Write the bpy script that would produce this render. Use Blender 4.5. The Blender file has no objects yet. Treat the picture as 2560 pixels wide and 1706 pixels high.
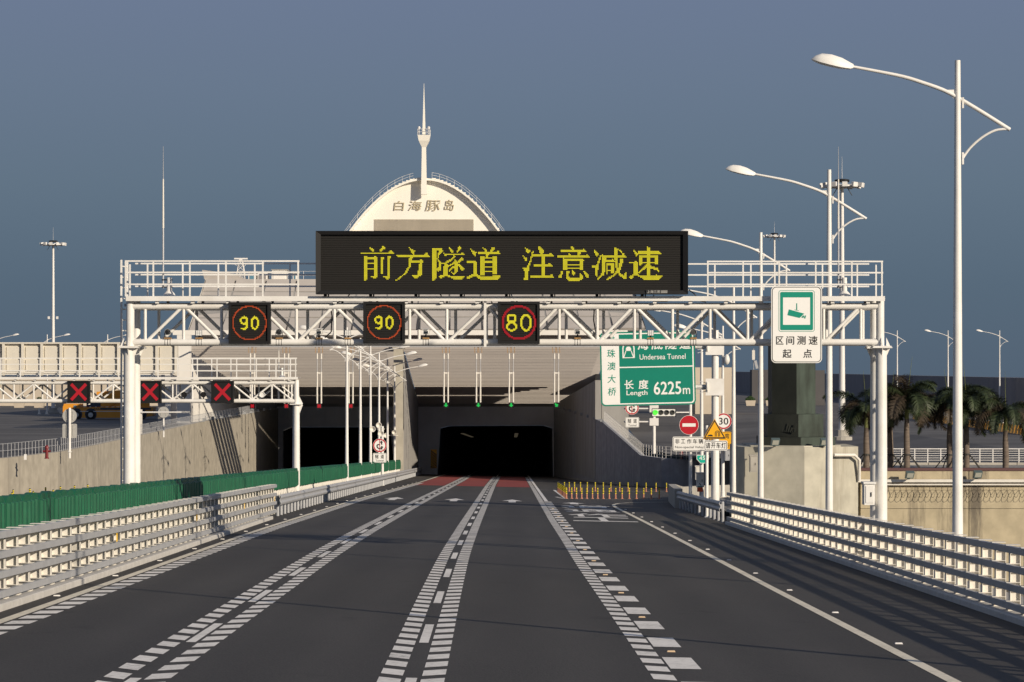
import bpy, bmesh, math, random
from mathutils import Vector, Matrix
random.seed(7)
SC = bpy.context.scene
COL = SC.collection

# ------------------------------------------------------------------ camera, sky, sun, exposure
FP, EYE, HZ = 6300.0, 3.05, 940.0          # focal length in photo pixels, eye height, horizon row
cam = bpy.data.cameras.new('camera'); camo = bpy.data.objects.new('camera', cam); COL.objects.link(camo)
cam.sensor_width = 36.0; cam.lens = FP / 2560 * 36
cam.shift_y = (HZ - 853) / 2560
cam.clip_start = 1; cam.clip_end = 60000
camo.location = (0, 0, EYE); camo.rotation_euler = (math.radians(90), 0, 0)
SC.camera = camo

SUN_EL, SUN_AZ = 19.1, 43.5                # elevation; degrees to the right of straight behind the camera
sx, sy = math.sin(math.radians(SUN_AZ)), -math.cos(math.radians(SUN_AZ))
SUND = Vector((sx * math.cos(math.radians(SUN_EL)), sy * math.cos(math.radians(SUN_EL)), math.sin(math.radians(SUN_EL))))
world = bpy.data.worlds.new('World'); SC.world = world; world.use_nodes = True
nt = world.node_tree; nt.nodes.clear()
out = nt.nodes.new('ShaderNodeOutputWorld'); bg = nt.nodes.new('ShaderNodeBackground')
sky = nt.nodes.new('ShaderNodeTexSky'); sky.sky_type = 'NISHITA'; sky.sun_disc = False
sky.sun_elevation = math.radians(SUN_EL)
sky.sun_rotation = math.atan2(SUND.x, SUND.y)
sky.altitude = 0; sky.air_density = 1.0; sky.dust_density = 1.5; sky.ozone_density = 3.0
# hazy slate layer low over the sea, all round the horizon
tc = nt.nodes.new('ShaderNodeTexCoord'); sep = nt.nodes.new('ShaderNodeSeparateXYZ')
ramp = nt.nodes.new('ShaderNodeValToRGB'); mix = nt.nodes.new('ShaderNodeMix'); mix.data_type = 'RGBA'
fac = nt.nodes.new('ShaderNodeMapRange')
nt.links.new(tc.outputs['Generated'], sep.inputs[0])
nt.links.new(sep.outputs['Z'], ramp.inputs[0]); nt.links.new(sep.outputs['Z'], fac.inputs[0])
fac.inputs[1].default_value = 0.13; fac.inputs[2].default_value = 0.34; fac.inputs[3].default_value = 1.0; fac.inputs[4].default_value = 0.86
SKS = 0.06
def sk(r, g, b): return (r / SKS, g / SKS, b / SKS, 1)
e = ramp.color_ramp.elements
e[0].position = 0.0; e[0].color = sk(.088, .126, .176)
e[1].position = 0.30; e[1].color = sk(.160, .198, .300)
for p, c in ((.035, (.097, .143, .196)), (.075, (.122, .174, .235)), (.115, (.140, .190, .270)), (.15, (.150, .196, .295))):
    n = e.new(p); n.color = sk(*c)
nt.links.new(fac.outputs[0], mix.inputs[0]); nt.links.new(sky.outputs[0], mix.inputs[6]); nt.links.new(ramp.outputs[0], mix.inputs[7])
nt.links.new(mix.outputs[2], bg.inputs[0]); bg.inputs[1].default_value = SKS
nt.links.new(bg.outputs[0], out.inputs[0])

sl = bpy.data.lights.new('sun', 'SUN'); so = bpy.data.objects.new('sun', sl); COL.objects.link(so)
sl.energy = 4.9; sl.angle = math.radians(0.5); sl.color = (1.0, .875, .70)
so.rotation_euler = (-SUND).to_track_quat('-Z', 'Y').to_euler()
vs = SC.view_settings; vs.view_transform = 'Standard'; vs.look = 'None'; vs.gamma = 1; vs.exposure = 0.0; vs.use_curve_mapping = False
SC.cycles.max_bounces = 6; SC.cycles.diffuse_bounces = 4; SC.cycles.use_denoising = True

# ------------------------------------------------------------------ helpers
def W(x, y, D):                             # a photo pixel at distance D as a point of the place
    return Vector(((x - 1280) * D / FP, D, EYE - (y - HZ) * D / FP))
def PX(x, D): return (x - 1280) * D / FP
def PZ(y, D): return EYE - (y - HZ) * D / FP
def interp(T, d):
    if d <= T[0][0]: return T[0][1]
    for i in range(len(T) - 1):
        if d <= T[i + 1][0]:
            a, b = T[i], T[i + 1]; t = (d - a[0]) / (b[0] - a[0])
            return a[1] + (b[1] - a[1]) * t
    return T[-1][1]
def smooth(T):                              # monotone-ish smoothing by local averaging
    def f(d): return (interp(T, d - 6) + 2 * interp(T, d) + interp(T, d + 6)) / 4
    return f
def road(X, Y): return -0.03 * Y - 0.02 * max(X, -10.8)

M = {}
def mat(name, col, rough=.6, metal=0.0, var=.0, vscale=3.0, bump=0.0, bscale=40.0, emit=0.0, lit=False, stretch=None, dark=None, spec=.5):
    m = bpy.data.materials.new(name); m.use_nodes = True; t = m.node_tree; N = t.nodes; Lk = t.links
    b = N['Principled BSDF']; b.inputs['Roughness'].default_value = rough; b.inputs['Metallic'].default_value = metal
    b.inputs['Specular IOR Level'].default_value = spec
    c4 = (*col, 1)
    b.inputs['Base Color'].default_value = (.006, .006, .006, 1) if lit else c4
    if lit: b.inputs['Specular IOR Level'].default_value = .05
    if var or bump:
        g = N.new('ShaderNodeNewGeometry'); mp = N.new('ShaderNodeMapping'); Lk.new(g.outputs['Position'], mp.inputs[0])
        if stretch: mp.inputs['Scale'].default_value = stretch
    if var:
        nz = N.new('ShaderNodeTexNoise'); nz.inputs['Scale'].default_value = vscale; nz.inputs['Detail'].default_value = 6; nz.inputs['Roughness'].default_value = .62
        Lk.new(mp.outputs[0], nz.inputs['Vector'])
        r = N.new('ShaderNodeValToRGB'); Lk.new(nz.outputs['Fac'], r.inputs[0])
        d = dark if dark else tuple(c * (1 - var) for c in col)
        r.color_ramp.elements[0].position = .30; r.color_ramp.elements[0].color = (*d, 1)
        r.color_ramp.elements[1].position = .68; r.color_ramp.elements[1].color = (*[min(1, c * (1 + var * .35)) for c in col], 1)
        Lk.new(r.outputs[0], b.inputs['Base Color'])
    if bump:
        n2 = N.new('ShaderNodeTexNoise'); n2.inputs['Scale'].default_value = bscale; n2.inputs['Detail'].default_value = 4
        Lk.new(mp.outputs[0], n2.inputs['Vector'])
        bp = N.new('ShaderNodeBump'); bp.inputs['Strength'].default_value = bump; bp.inputs['Distance'].default_value = .02
        Lk.new(n2.outputs['Fac'], bp.inputs['Height']); Lk.new(bp.outputs[0], b.inputs['Normal'])
    if emit:
        b.inputs['Emission Color'].default_value = c4; b.inputs['Emission Strength'].default_value = emit
    M[name] = m
    return m

class MB:
    def __init__(s): s.v = []; s.f = []
    def add(s, vs, fs):
        o = len(s.v); s.v += [tuple(v) for v in vs]; s.f += [tuple(i + o for i in f) for f in fs]; return s
    def box(s, x0, x1, y0, y1, z0, z1):
        return s.add([(x0, y0, z0), (x1, y0, z0), (x1, y1, z0), (x0, y1, z0), (x0, y0, z1), (x1, y0, z1), (x1, y1, z1), (x0, y1, z1)],
                     [(0, 3, 2, 1), (4, 5, 6, 7), (0, 1, 5, 4), (1, 2, 6, 5), (2, 3, 7, 6), (3, 0, 4, 7)])
    def hexa(s, p):                          # 8 corners, bottom ring then top ring
        return s.add(p, [(0, 3, 2, 1), (4, 5, 6, 7), (0, 1, 5, 4), (1, 2, 6, 5), (2, 3, 7, 6), (3, 0, 4, 7)])
    def bar(s, p, q, w, h, up=(0, 0, 1)):
        p = Vector(p); q = Vector(q); d = (q - p).normalized(); u = Vector(up)
        if abs(d.dot(u)) > .99: u = Vector((0, 1, 0))
        a = d.cross(u).normalized(); b = a.cross(d).normalized(); a *= w / 2; b *= h / 2
        return s.hexa([p - a - b, p + a - b, q + a - b, q - a - b, p - a + b, p + a + b, q + a + b, q - a + b])
    def tube(s, p, q, r, r2=None, n=10, cap=True):
        return s.path([p, q], [r, r if r2 is None else r2], n, cap)
    def path(s, pts, rs, n=10, cap=True, sy=1.0):
        pts = [Vector(p) for p in pts]; o = len(s.v); ref = None
        if not isinstance(rs, (list, tuple)): rs = [rs] * len(pts)
        for i, p in enumerate(pts):
            d = (pts[min(i + 1, len(pts) - 1)] - pts[max(i - 1, 0)]).normalized()
            if ref is None:
                ref = Vector((0, 0, 1)) if abs(d.z) < .9 else Vector((0, 1, 0))
            a = d.cross(ref)
            if a.length < 1e-4: a = d.cross(Vector((1, 0, 0)))
            a.normalize(); b = a.cross(d).normalized(); ref = b
            for k in range(n):
                t = 2 * math.pi * k / n
                s.v.append(tuple(p + a * math.cos(t) * rs[i] + b * math.sin(t) * rs[i] * sy))
        for i in range(len(pts) - 1):
            for k in range(n):
                k2 = (k + 1) % n
                s.f.append((o + i * n + k, o + i * n + k2, o + (i + 1) * n + k2, o + (i + 1) * n + k))
        if cap:
            s.f.append(tuple(o + k for k in range(n))[::-1]); s.f.append(tuple(o + (len(pts) - 1) * n + k for k in range(n)))
        return s
    def lathe(s, prof, c, n=16, axis='z'):
        o = len(s.v); c = Vector(c)
        for (r, h) in prof:
            for k in range(n):
                t = 2 * math.pi * k / n
                if axis == 'z': s.v.append((c.x + r * math.cos(t), c.y + r * math.sin(t), c.z + h))
                elif axis == 'y': s.v.append((c.x + r * math.cos(t), c.y + h, c.z + r * math.sin(t)))
                else: s.v.append((c.x + h, c.y + r * math.cos(t), c.z + r * math.sin(t)))
        for i in range(len(prof) - 1):
            for k in range(n):
                k2 = (k + 1) % n
                s.f.append((o + i * n + k, o + i * n + k2, o + (i + 1) * n + k2, o + (i + 1) * n + k))
        s.f.append(tuple(o + k for k in range(n))[::-1]); s.f.append(tuple(o + (len(prof) - 1) * n + k for k in range(n)))
        return s
    def prism(s, poly, y0, y1):              # polygon of (x, z) points pushed from y0 to y1
        n = len(poly)
        s.add([(x, y0, z) for x, z in poly] + [(x, y1, z) for x, z in poly],
              [tuple(range(n)), tuple(range(2 * n - 1, n - 1, -1))] + [(i, i + n, (i + 1) % n + n, (i + 1) % n) for i in range(n)])
        return s
    def prismz(s, poly, z0, z1):             # plan polygon of (x, y) points, z0/z1 numbers or functions
        f0 = z0 if callable(z0) else (lambda x, y: z0); f1 = z1 if callable(z1) else (lambda x, y: z1)
        n = len(poly)
        s.add([(x, y, f0(x, y)) for x, y in poly] + [(x, y, f1(x, y)) for x, y in poly],
              [tuple(range(n - 1, -1, -1)), tuple(range(n, 2 * n))] + [(i, (i + 1) % n, (i + 1) % n + n, i + n) for i in range(n)])
        return s
    def quad(s, a, b, c, d): return s.add([a, b, c, d], [(0, 1, 2, 3)])
    def mesh(s, name, m, off=(0, 0, 0), smooth=False):
        me = bpy.data.meshes.new(name); o = Vector(off)
        me.from_pydata([tuple(Vector(v) - o) for v in s.v], [], s.f); me.update()
        bm = bmesh.new(); bm.from_mesh(me); bmesh.ops.recalc_face_normals(bm, faces=bm.faces); bm.to_mesh(me); bm.free()
        if m is not None: me.materials.append(M[m] if isinstance(m, str) else m)
        if smooth:
            for p in me.polygons: p.use_smooth = True
            try: me.set_sharp_from_angle(angle=math.radians(38))
            except Exception: pass
        return me
    def comps(s):
        par = list(range(len(s.v)))
        def find(i):
            while par[i] != i: par[i] = par[par[i]]; i = par[i]
            return i
        for f in s.f:
            a = find(f[0])
            for k in f[1:]: par[find(k)] = a
        g = {}
        for f in s.f: g.setdefault(find(f[0]), []).append(f)
        return list(g.values())
    def build(s, name, m, parent=None, smooth=False, joined=False):
        if not joined and len(s.f) > 1:
            C = s.comps()
            if len(C) > 1:
                xs = [v[0] for v in s.v]; zs = [v[2] for v in s.v]; ym = max(5, min(v[1] for v in s.v))
                big = 0; parts = []
                for fs in C:
                    ids = sorted({i for f in fs for i in f}); vv = [s.v[i] for i in ids]
                    big += (max(max(v[0] for v in vv) - min(v[0] for v in vv), max(v[2] for v in vv) - min(v[2] for v in vv)) * FP / ym > 11)
                    mp = {i: k for k, i in enumerate(ids)}; q = MB(); q.v = vv; q.f = [tuple(mp[i] for i in f) for f in fs]; parts.append(q)
                if big * 2 >= len(C) and len(C) <= 60 and name not in NOSPLIT:
                    os_ = [q.build(name, m, parent, smooth, True) for q in parts]; return os_[0]
                o = s.build(name, m, parent, smooth, True)
                if parent: o['kind'] = 'stuff'
                return o
        off = OFF.get(parent, Vector((0, 0, 0))) if parent else Vector((0, 0, 0))
        o = bpy.data.objects.new(name, s.mesh(name, m, off, smooth)); COL.objects.link(o)
        if parent: o.parent = parent
        OFF[o] = off
        return o
OFF = {}
NOSPLIT = {'lettering', 'white_print', 'green_lettering', 'symbol', 'road_lettering', 'character', 'number', 'louvre_hoods', 'front_wall', 'frond', 'utility_building', 'camera_symbol', 'sea', 'road', 'gravel_verge', 'red_cross', 'green_arrow', 'handrail', 'portal_frame', 'hull_side', 'arm'}
def tag(o, label=None, cat=None, group=None, kind=None):
    if label: o['label'] = label
    if cat: o['category'] = cat
    if group: o['group'] = group
    if kind: o['kind'] = kind
    return o
def thing(name, label, cat, loc, group=None):
    o = bpy.data.objects.new(name, None); COL.objects.link(o); o.location = loc; o.empty_display_size = .2
    OFF[o] = Vector(loc); return tag(o, label, cat, group)
def struct(name, mb, m, smooth=False):
    o = mb.build(name, m, None, smooth); o['kind'] = 'structure'; return o
def inst(name, me, loc, parent, rz=0.0):    # shared-mesh part; loc in the place's coordinates
    o = bpy.data.objects.new(name, me); COL.objects.link(o)
    o.location = Vector(loc) - OFF.get(parent, Vector((0, 0, 0))); o.rotation_euler = (0, 0, rz)
    if parent: o.parent = parent
    return o
def dup(root, loc, label=None, rz=None, scale=None):
    r = root.copy(); COL.objects.link(r); r.location = loc; OFF[r] = Vector(loc)
    if rz is not None: r.rotation_euler = (0, 0, rz)
    if scale: r.scale = scale
    if label: r['label'] = label
    for ch in list(root.children):
        c = ch.copy(); COL.objects.link(c); c.parent = r
        for g in list(ch.children):
            d = g.copy(); COL.objects.link(d); d.parent = c
    return r

def curve(pts, k=4):                         # Catmull-Rom smoothing of a polyline
    P = [Vector(p) for p in pts]; o = []
    for i in range(len(P) - 1):
        a, b, c, d = P[max(i - 1, 0)], P[i], P[i + 1], P[min(i + 2, len(P) - 1)]
        for j in range(k):
            t = j / k; o.append(.5 * ((2 * b) + (c - a) * t + (2 * a - 5 * b + 4 * c - d) * t * t + (3 * b - a - 3 * c + d) * t ** 3))
    return o + [P[-1]]
def lerps(rs, n): return [interp([(i / (len(rs) - 1), r) for i, r in enumerate(rs)], j / (n - 1)) for j in range(n)]
def text_mesh(body, bold=0.0):
    cu = bpy.data.curves.new('t', 'FONT'); cu.body = body; cu.size = 1.0; cu.offset = bold; cu.resolution_u = 3
    o = bpy.data.objects.new('t', cu); COL.objects.link(o)
    dg = bpy.context.evaluated_depsgraph_get(); me = o.evaluated_get(dg).to_mesh()
    vs = [(v.co.x, v.co.y) for v in me.vertices]; fs = [tuple(p.vertices) for p in me.polygons]
    bpy.data.objects.remove(o); bpy.data.curves.remove(cu)
    return vs, fs
def text_in(mb, body, x0, x1, z0, z1, y, bold=0.0, shear=0.0, thick=0.0):   # lettering fitted into a rectangle, facing the camera side
    vs, fs = text_mesh(body, 0.0)
    ax = min(v[0] for v in vs); bx = max(v[0] for v in vs); ay = min(v[1] for v in vs); by = max(v[1] for v in vs)
    if bold and not thick:                  # heavier strokes: the same letters laid side by side
        d = bold * (z1 - z0) * .8; k = 0
        for du, dw in ((-d, 0), (d, 0), (0, -d * .8), (0, d * .8)):
            k += 1; P = [(x0 + (x1 - x0) * (u - ax) / (bx - ax) + shear * ((w - ay) / (by - ay) - .5) * (x1 - x0) + du, y - .0006 * k, z0 + (z1 - z0) * (w - ay) / (by - ay) + dw) for u, w in vs]
            mb.add(P, fs)
    P = []
    for u, w in vs:
        a = (u - ax) / (bx - ax); b = (w - ay) / (by - ay)
        P.append((x0 + (x1 - x0) * a + shear * (b - .5) * (x1 - x0), y, z0 + (z1 - z0) * b))
    mb.add(P, fs)
    if thick:
        n = len(vs); mb.add([(p[0], p[1] + thick, p[2]) for p in P], [f[::-1] for f in fs])
        ec = {}
        for f in fs:
            for i in range(len(f)):
                a, b = f[i], f[(i + 1) % len(f)]; k = (min(a, b), max(a, b)); ec[k] = ec.get(k, 0) + 1
        base = len(mb.v) - 2 * n
        for (a, b), c in ec.items():
            if c == 1: mb.f.append((base + a, base + b, base + b + n, base + a + n))
    return mb
def rrect(x0, x1, z0, z1, r, n=5):
    P = []
    for cx, cz, a in ((x1 - r, z1 - r, 0), (x0 + r, z1 - r, 90), (x0 + r, z0 + r, 180), (x1 - r, z0 + r, 270)):
        for k in range(n + 1):
            t = math.radians(a + 90 * k / n); P.append((cx + r * math.cos(t), cz + r * math.sin(t)))
    return P
def disc(cx, cz, r, n=28): return [(cx + r * math.cos(2 * math.pi * k / n), cz + r * math.sin(2 * math.pi * k / n)) for k in range(n)]
def sheet(mb, poly, y): n = len(poly); return mb.add([(x, y, z) for x, z in poly], [tuple(range(n))])
def inpoly(x, y, P):
    c = False; j = len(P) - 1
    for i in range(len(P)):
        if (P[i][1] > y) != (P[j][1] > y) and x < (P[j][0] - P[i][0]) * (y - P[i][1]) / (P[j][1] - P[i][1]) + P[i][0]: c = not c
        j = i
    return c

# ------------------------------------------------------------------ materials
mat('white_paint', (.745, .735, .71), .45, var=.10, vscale=1.3, dark=(.66, .635, .59))
mat('white_paint_far', (.72, .70, .67), .5, var=.06, vscale=.6)
mat('galvanised', (.40, .405, .42), .5, .15, var=.12, vscale=2.0)
mat('barrier_white', (.70, .665, .60), .55, var=.10, vscale=2.2)
mat('black_box', (.010, .010, .011), .6, spec=.25)
mat('led_off', (.015, .014, .013), .7, spec=.2)
mat('led_yellow', (.86, .74, .03), .5, emit=1.12, lit=True)
mat('led_amber', (.90, .62, .10), .5, emit=.85)
mat('led_red', (.60, .018, .03), .5, emit=.78, lit=True)
mat('led_redorange', (.70, .10, .03), .5, emit=.75, lit=True)
mat('led_green', (.02, .62, .10), .5, emit=.9, lit=True)
mat('signal_green', (.07, .95, .04), .4, emit=1.15)
mat('lens_dark', (.05, .05, .045), .3)
mat('concrete', (.40, .375, .33), .85, var=.18, vscale=.9, bump=.25, bscale=14)
mat('concrete_pier', (.44, .405, .33), .85, var=.2, vscale=.7, bump=.25, bscale=8)
mat('concrete_grey', (.30, .29, .275), .85, var=.22, vscale=.6, stretch=(1, 1, .25))
mat('kerb_stone', (.52, .50, .47), .8, var=.16, vscale=3, bump=.2, bscale=25)
mat('hull_stone', (.43, .395, .36), .85, var=.10, vscale=.5)
mat('louvre_stone', (.37, .338, .312), .85, var=.10, vscale=.4, stretch=(.15, 1, 1.5))
mat('fascia_grey', (.80, .81, .84), .8, var=.10, vscale=.4)
mat('tunnel_dark', (.30, .31, .33), .8)
mat('white_wall', (.74, .71, .66), .7, var=.06, vscale=.4)
mat('arch_white', (.82, .785, .70), .6, var=.05, vscale=.35, stretch=(1, 1, .15))
mat('arch_letter', (.42, .36, .24), .6)
mat('grille', (.47, .42, .34), .6, var=.14, vscale=.5, stretch=(1, 1, .2))
mat('green_screen', (.006, .10, .046), .5, var=.22, vscale=2.2)
mat('sign_green', (.0, .200, .135), .4, var=.05, vscale=3)
mat('sign_teal', (.0, .245, .165), .4)
mat('sign_white', (.80, .79, .76), .4)
mat('sign_black', (.012, .012, .013), .5)
mat('sign_red', (.46, .010, .022), .4)
mat('sign_yellow', (.80, .40, .01), .4)
mat('sign_back', (.48, .47, .44), .5, .3, var=.12, vscale=6)
mat('km_teal', (.0, .42, .30), .4)
mat('phone_orange', (.80, .10, .02), .5)
mat('bollard_base', (.50, .22, .14), .7, var=.2, vscale=20)
mat('bollard_dark', (.03, .03, .02), .7)
mat('yellow_band', (.85, .68, .01), .5)
mat('reflector_orange', (.85, .30, .03), .4)
mat('stud_tan', (.62, .45, .28), .5)
mat('vms_back', (.60, .56, .48), .6, var=.06, vscale=1.2)
mat('reflector_yellow', (.88, .52, .0), .4)
mat('paint_line', (.80, .77, .73), .7, var=.18, vscale=7, bump=.1, bscale=60)
mat('paint_edge', (.76, .70, .58), .7, var=.2, vscale=7)
mat('red_surface', (.25, .030, .026), .85, var=.18, vscale=.7)
mat('rust', (.42, .24, .09), .8, var=.4, vscale=14)
mat('cable_black', (.02, .02, .02), .6)
mat('glass_dark', (.02, .025, .03), .12)
mat('flood_grey', (.30, .31, .32), .5, var=.1, vscale=20)
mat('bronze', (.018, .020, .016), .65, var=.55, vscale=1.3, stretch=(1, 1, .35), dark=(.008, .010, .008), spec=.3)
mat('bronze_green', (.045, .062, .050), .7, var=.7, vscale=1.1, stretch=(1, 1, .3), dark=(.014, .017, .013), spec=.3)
mat('trunk', (.16, .125, .10), .9, var=.35, vscale=5, stretch=(.4, .4, 4))
mat('crownshaft', (.20, .22, .06), .6, var=.3, vscale=6)
mat('frond', (.030, .045, .014), .6, var=.5, vscale=4)
mat('frond_dry', (.055, .038, .022), .7, var=.4, vscale=4)
mat('prop_dark', (.03, .028, .025), .7)
mat('truck_yellow', (.72, .30, .025), .45, var=.08, vscale=1.5)
mat('truck_dark', (.03, .04, .06), .4)
mat('tyre', (.015, .015, .016), .8)
mat('rim', (.55, .55, .53), .4, .4)
mat('cone_white', (.75, .70, .62), .6)
mat('barrier_orange', (.78, .36, .02), .5)
mat('far_beige', (.52, .45, .36), .85, var=.1, vscale=.2)
mat('far_dark', (.23, .215, .22), .85, var=.15, vscale=.15, stretch=(1, 1, .3))
mat('dark_red', (.10, .045, .045), .8)
mat('far_grey', (.085, .08, .082), .85, var=.15, vscale=.2)
mat('hydrant_red', (.16, .012, .015), .5)
mat('flood_green', (.10, .14, .14), .5)
mat('flood_glass', (.42, .42, .36), .3)
mat('wire', (.09, .07, .05), .7)
mat('shrub', (.03, .07, .015), .8, var=.4, vscale=5)
mat('window_blue', (.10, .22, .30), .2)
mat('rock', (.16, .145, .12), .95, var=.5, vscale=2.0, bump=.5, bscale=5)
mat('gravel', (.30, .285, .26), .95, var=.6, vscale=6, bump=1.0, bscale=14)
mat('sea', (.045, .065, .085), .25, var=.15, vscale=.02)
mat('seam', (.16, .155, .15), .8)
def mat_asphalt(name, c, lanes=True, rough=.72):
    m = mat(name, c, rough, spec=.2); t = m.node_tree; N = t.nodes; L = t.links; b = N['Principled BSDF']
    g = N.new('ShaderNodeNewGeometry')
    def nz(scale, stretch=(1, 1, 1), det=5):
        mp = N.new('ShaderNodeMapping'); mp.inputs['Scale'].default_value = stretch; L.new(g.outputs['Position'], mp.inputs[0])
        n = N.new('ShaderNodeTexNoise'); n.inputs['Scale'].default_value = scale; n.inputs['Detail'].default_value = det; L.new(mp.outputs[0], n.inputs['Vector']); return n
    def mth(op, a, bv):
        k = N.new('ShaderNodeMath'); k.operation = op
        for i, v in enumerate((a, bv)):
            if isinstance(v, (int, float)): k.inputs[i].default_value = v
            else: L.new(v, k.inputs[i])
        return k.outputs[0]
    fine = nz(28.0, (1, .35, 1), 3); mid = nz(1.1, (1, .12, 1)); big = nz(.09, (1, .5, 1) if lanes else (.25, 1.6, 1))
    v = mth('ADD', mth('MULTIPLY', fine.outputs['Fac'], .75), mth('MULTIPLY', mid.outputs['Fac'], .35))
    v = mth('ADD', v, mth('MULTIPLY', big.outputs['Fac'], .55 if lanes else 1.5))
    v = mth('ADD', v, .20 if lanes else -.25)
    if lanes:                                # polished wheel tracks, two to a lane, broken up by noise
        sp = N.new('ShaderNodeSeparateXYZ'); L.new(g.outputs['Position'], sp.inputs[0])
        w = mth('COSINE', mth('MULTIPLY', mth('ADD', sp.outputs['X'], .9), 2 * math.pi / 1.87), 0)
        v = mth('ADD', v, mth('MULTIPLY', mth('MULTIPLY', w, .14), mid.outputs['Fac']))
        spots = nz(.9, (1, .7, 1), 2); r3 = N.new('ShaderNodeValToRGB'); L.new(spots.outputs['Fac'], r3.inputs[0])
        r3.color_ramp.elements[0].position = .66; r3.color_ramp.elements[1].position = .76
        v = mth('SUBTRACT', v, mth('MULTIPLY', r3.outputs[0], .22))
    mx = N.new('ShaderNodeMix'); mx.data_type = 'RGBA'; mx.blend_type = 'MULTIPLY'; mx.inputs[0].default_value = 1
    mx.inputs[6].default_value = (*c, 1); L.new(v, mx.inputs[7])
    cmb = N.new('ShaderNodeCombineColor')
    for i in range(3): L.new(v, cmb.inputs[i])
    L.new(cmb.outputs[0], mx.inputs[7]); L.new(mx.outputs[2], b.inputs['Base Color'])
    bp = N.new('ShaderNodeBump'); bp.inputs['Strength'].default_value = .35; bp.inputs['Distance'].default_value = .01
    L.new(fine.outputs['Fac'], bp.inputs['Height']); L.new(bp.outputs[0], b.inputs['Normal'])
mat_asphalt('asphalt', (.056, .052, .049))
mat_asphalt('lot_asphalt', (.105, .10, .095), lanes=False)

def mat_stained(name, c, stain, amount, sc=(.9, .9, .05)):
    m = mat(name, c, .88); t = m.node_tree; N = t.nodes; L = t.links; b = N['Principled BSDF']
    g = N.new('ShaderNodeNewGeometry')
    mp = N.new('ShaderNodeMapping'); mp.inputs['Scale'].default_value = sc; L.new(g.outputs['Position'], mp.inputs[0])
    n = N.new('ShaderNodeTexNoise'); n.inputs['Scale'].default_value = 1.0; n.inputs['Detail'].default_value = 7; n.inputs['Roughness'].default_value = .7; L.new(mp.outputs[0], n.inputs['Vector'])
    n2 = N.new('ShaderNodeTexNoise'); n2.inputs['Scale'].default_value = 1.4; n2.inputs['Detail'].default_value = 6; L.new(g.outputs['Position'], n2.inputs['Vector'])
    r = N.new('ShaderNodeValToRGB'); L.new(n.outputs['Fac'], r.inputs[0])
    r.color_ramp.elements[0].position = .53; r.color_ramp.elements[0].color = (0, 0, 0, 1)
    r.color_ramp.elements[1].position = .64; r.color_ramp.elements[1].color = (1, 1, 1, 1)
    r2 = N.new('ShaderNodeValToRGB'); L.new(n2.outputs['Fac'], r2.inputs[0])
    r2.color_ramp.elements[0].position = .3; r2.color_ramp.elements[0].color = (*[x * .82 for x in c], 1)
    r2.color_ramp.elements[1].position = .7; r2.color_ramp.elements[1].color = (*[min(1, x * 1.12) for x in c], 1)
    mu = N.new('ShaderNodeMath'); mu.operation = 'MULTIPLY'; mu.inputs[1].default_value = amount; L.new(r.outputs[0], mu.inputs[0])
    mx = N.new('ShaderNodeMix'); mx.data_type = 'RGBA'; L.new(mu.outputs[0], mx.inputs[0]); L.new(r2.outputs[0], mx.inputs[6]); mx.inputs[7].default_value = (*stain, 1)
    L.new(mx.outputs[2], b.inputs['Base Color'])
    bp = N.new('ShaderNodeBump'); bp.inputs['Strength'].default_value = .3; bp.inputs['Distance'].default_value = .03
    L.new(n2.outputs['Fac'], bp.inputs['Height']); L.new(bp.outputs[0], b.inputs['Normal'])
mat_stained('stained_wall', (.44, .375, .255), (.085, .072, .06), .82, (.55, .55, .06))
mat_stained('panel_wall', (.36, .325, .265), (.24, .215, .18), .55, (1.2, 1.2, .06))
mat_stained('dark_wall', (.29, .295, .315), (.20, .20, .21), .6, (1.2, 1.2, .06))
mat_stained('plinth', (.44, .415, .34), (.25, .22, .17), .6, (.8, .8, .06))

# ------------------------------------------------------------------ ground, sea, roads
KERBL = smooth([(0, -8.9), (30, -9.0), (45, -9.12), (63, -9.33), (86, -9.71), (99, -9.95), (112, -10.1), (150, -10.35), (200, -10.5), (260, -10.7), (330, -11.0)])
KERBR = lambda d: 9.45
LINE_C = smooth([(0, -1.15), (30, -1.3), (41.6, -1.41), (51.8, -1.51), (72.4, -1.67), (82.6, -1.70), (103, -1.75), (226, -1.9), (322, -1.79), (430, -1.7)])
LINE_L = smooth([(0, -4.6), (30, -4.85), (41.3, -5.0), (72, -5.38), (92.6, -5.47), (148, -5.46), (254, -5.24), (325, -5.27), (430, -5.2)])
HATCH = smooth([(0, 2.0), (35, 1.92), (43.6, 1.88), (54.3, 1.83), (68, 1.75), (88.7, 1.72), (110.7, 1.65), (170, 1.62), (298, 1.56), (430, 1.56)])
EDGEL = smooth([(0, -8.3), (30, -8.5), (42.5, -8.64), (91, -9.23), (148, -9.27), (231, -8.6), (313, -8.44), (430, -8.4)])

b = MB(); b.add([(-30000, -3000, -16), (30000, -3000, -16), (30000, 50000, -16), (-30000, 50000, -16)], [(0, 1, 2, 3)])
struct('sea', b, 'sea')

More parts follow.
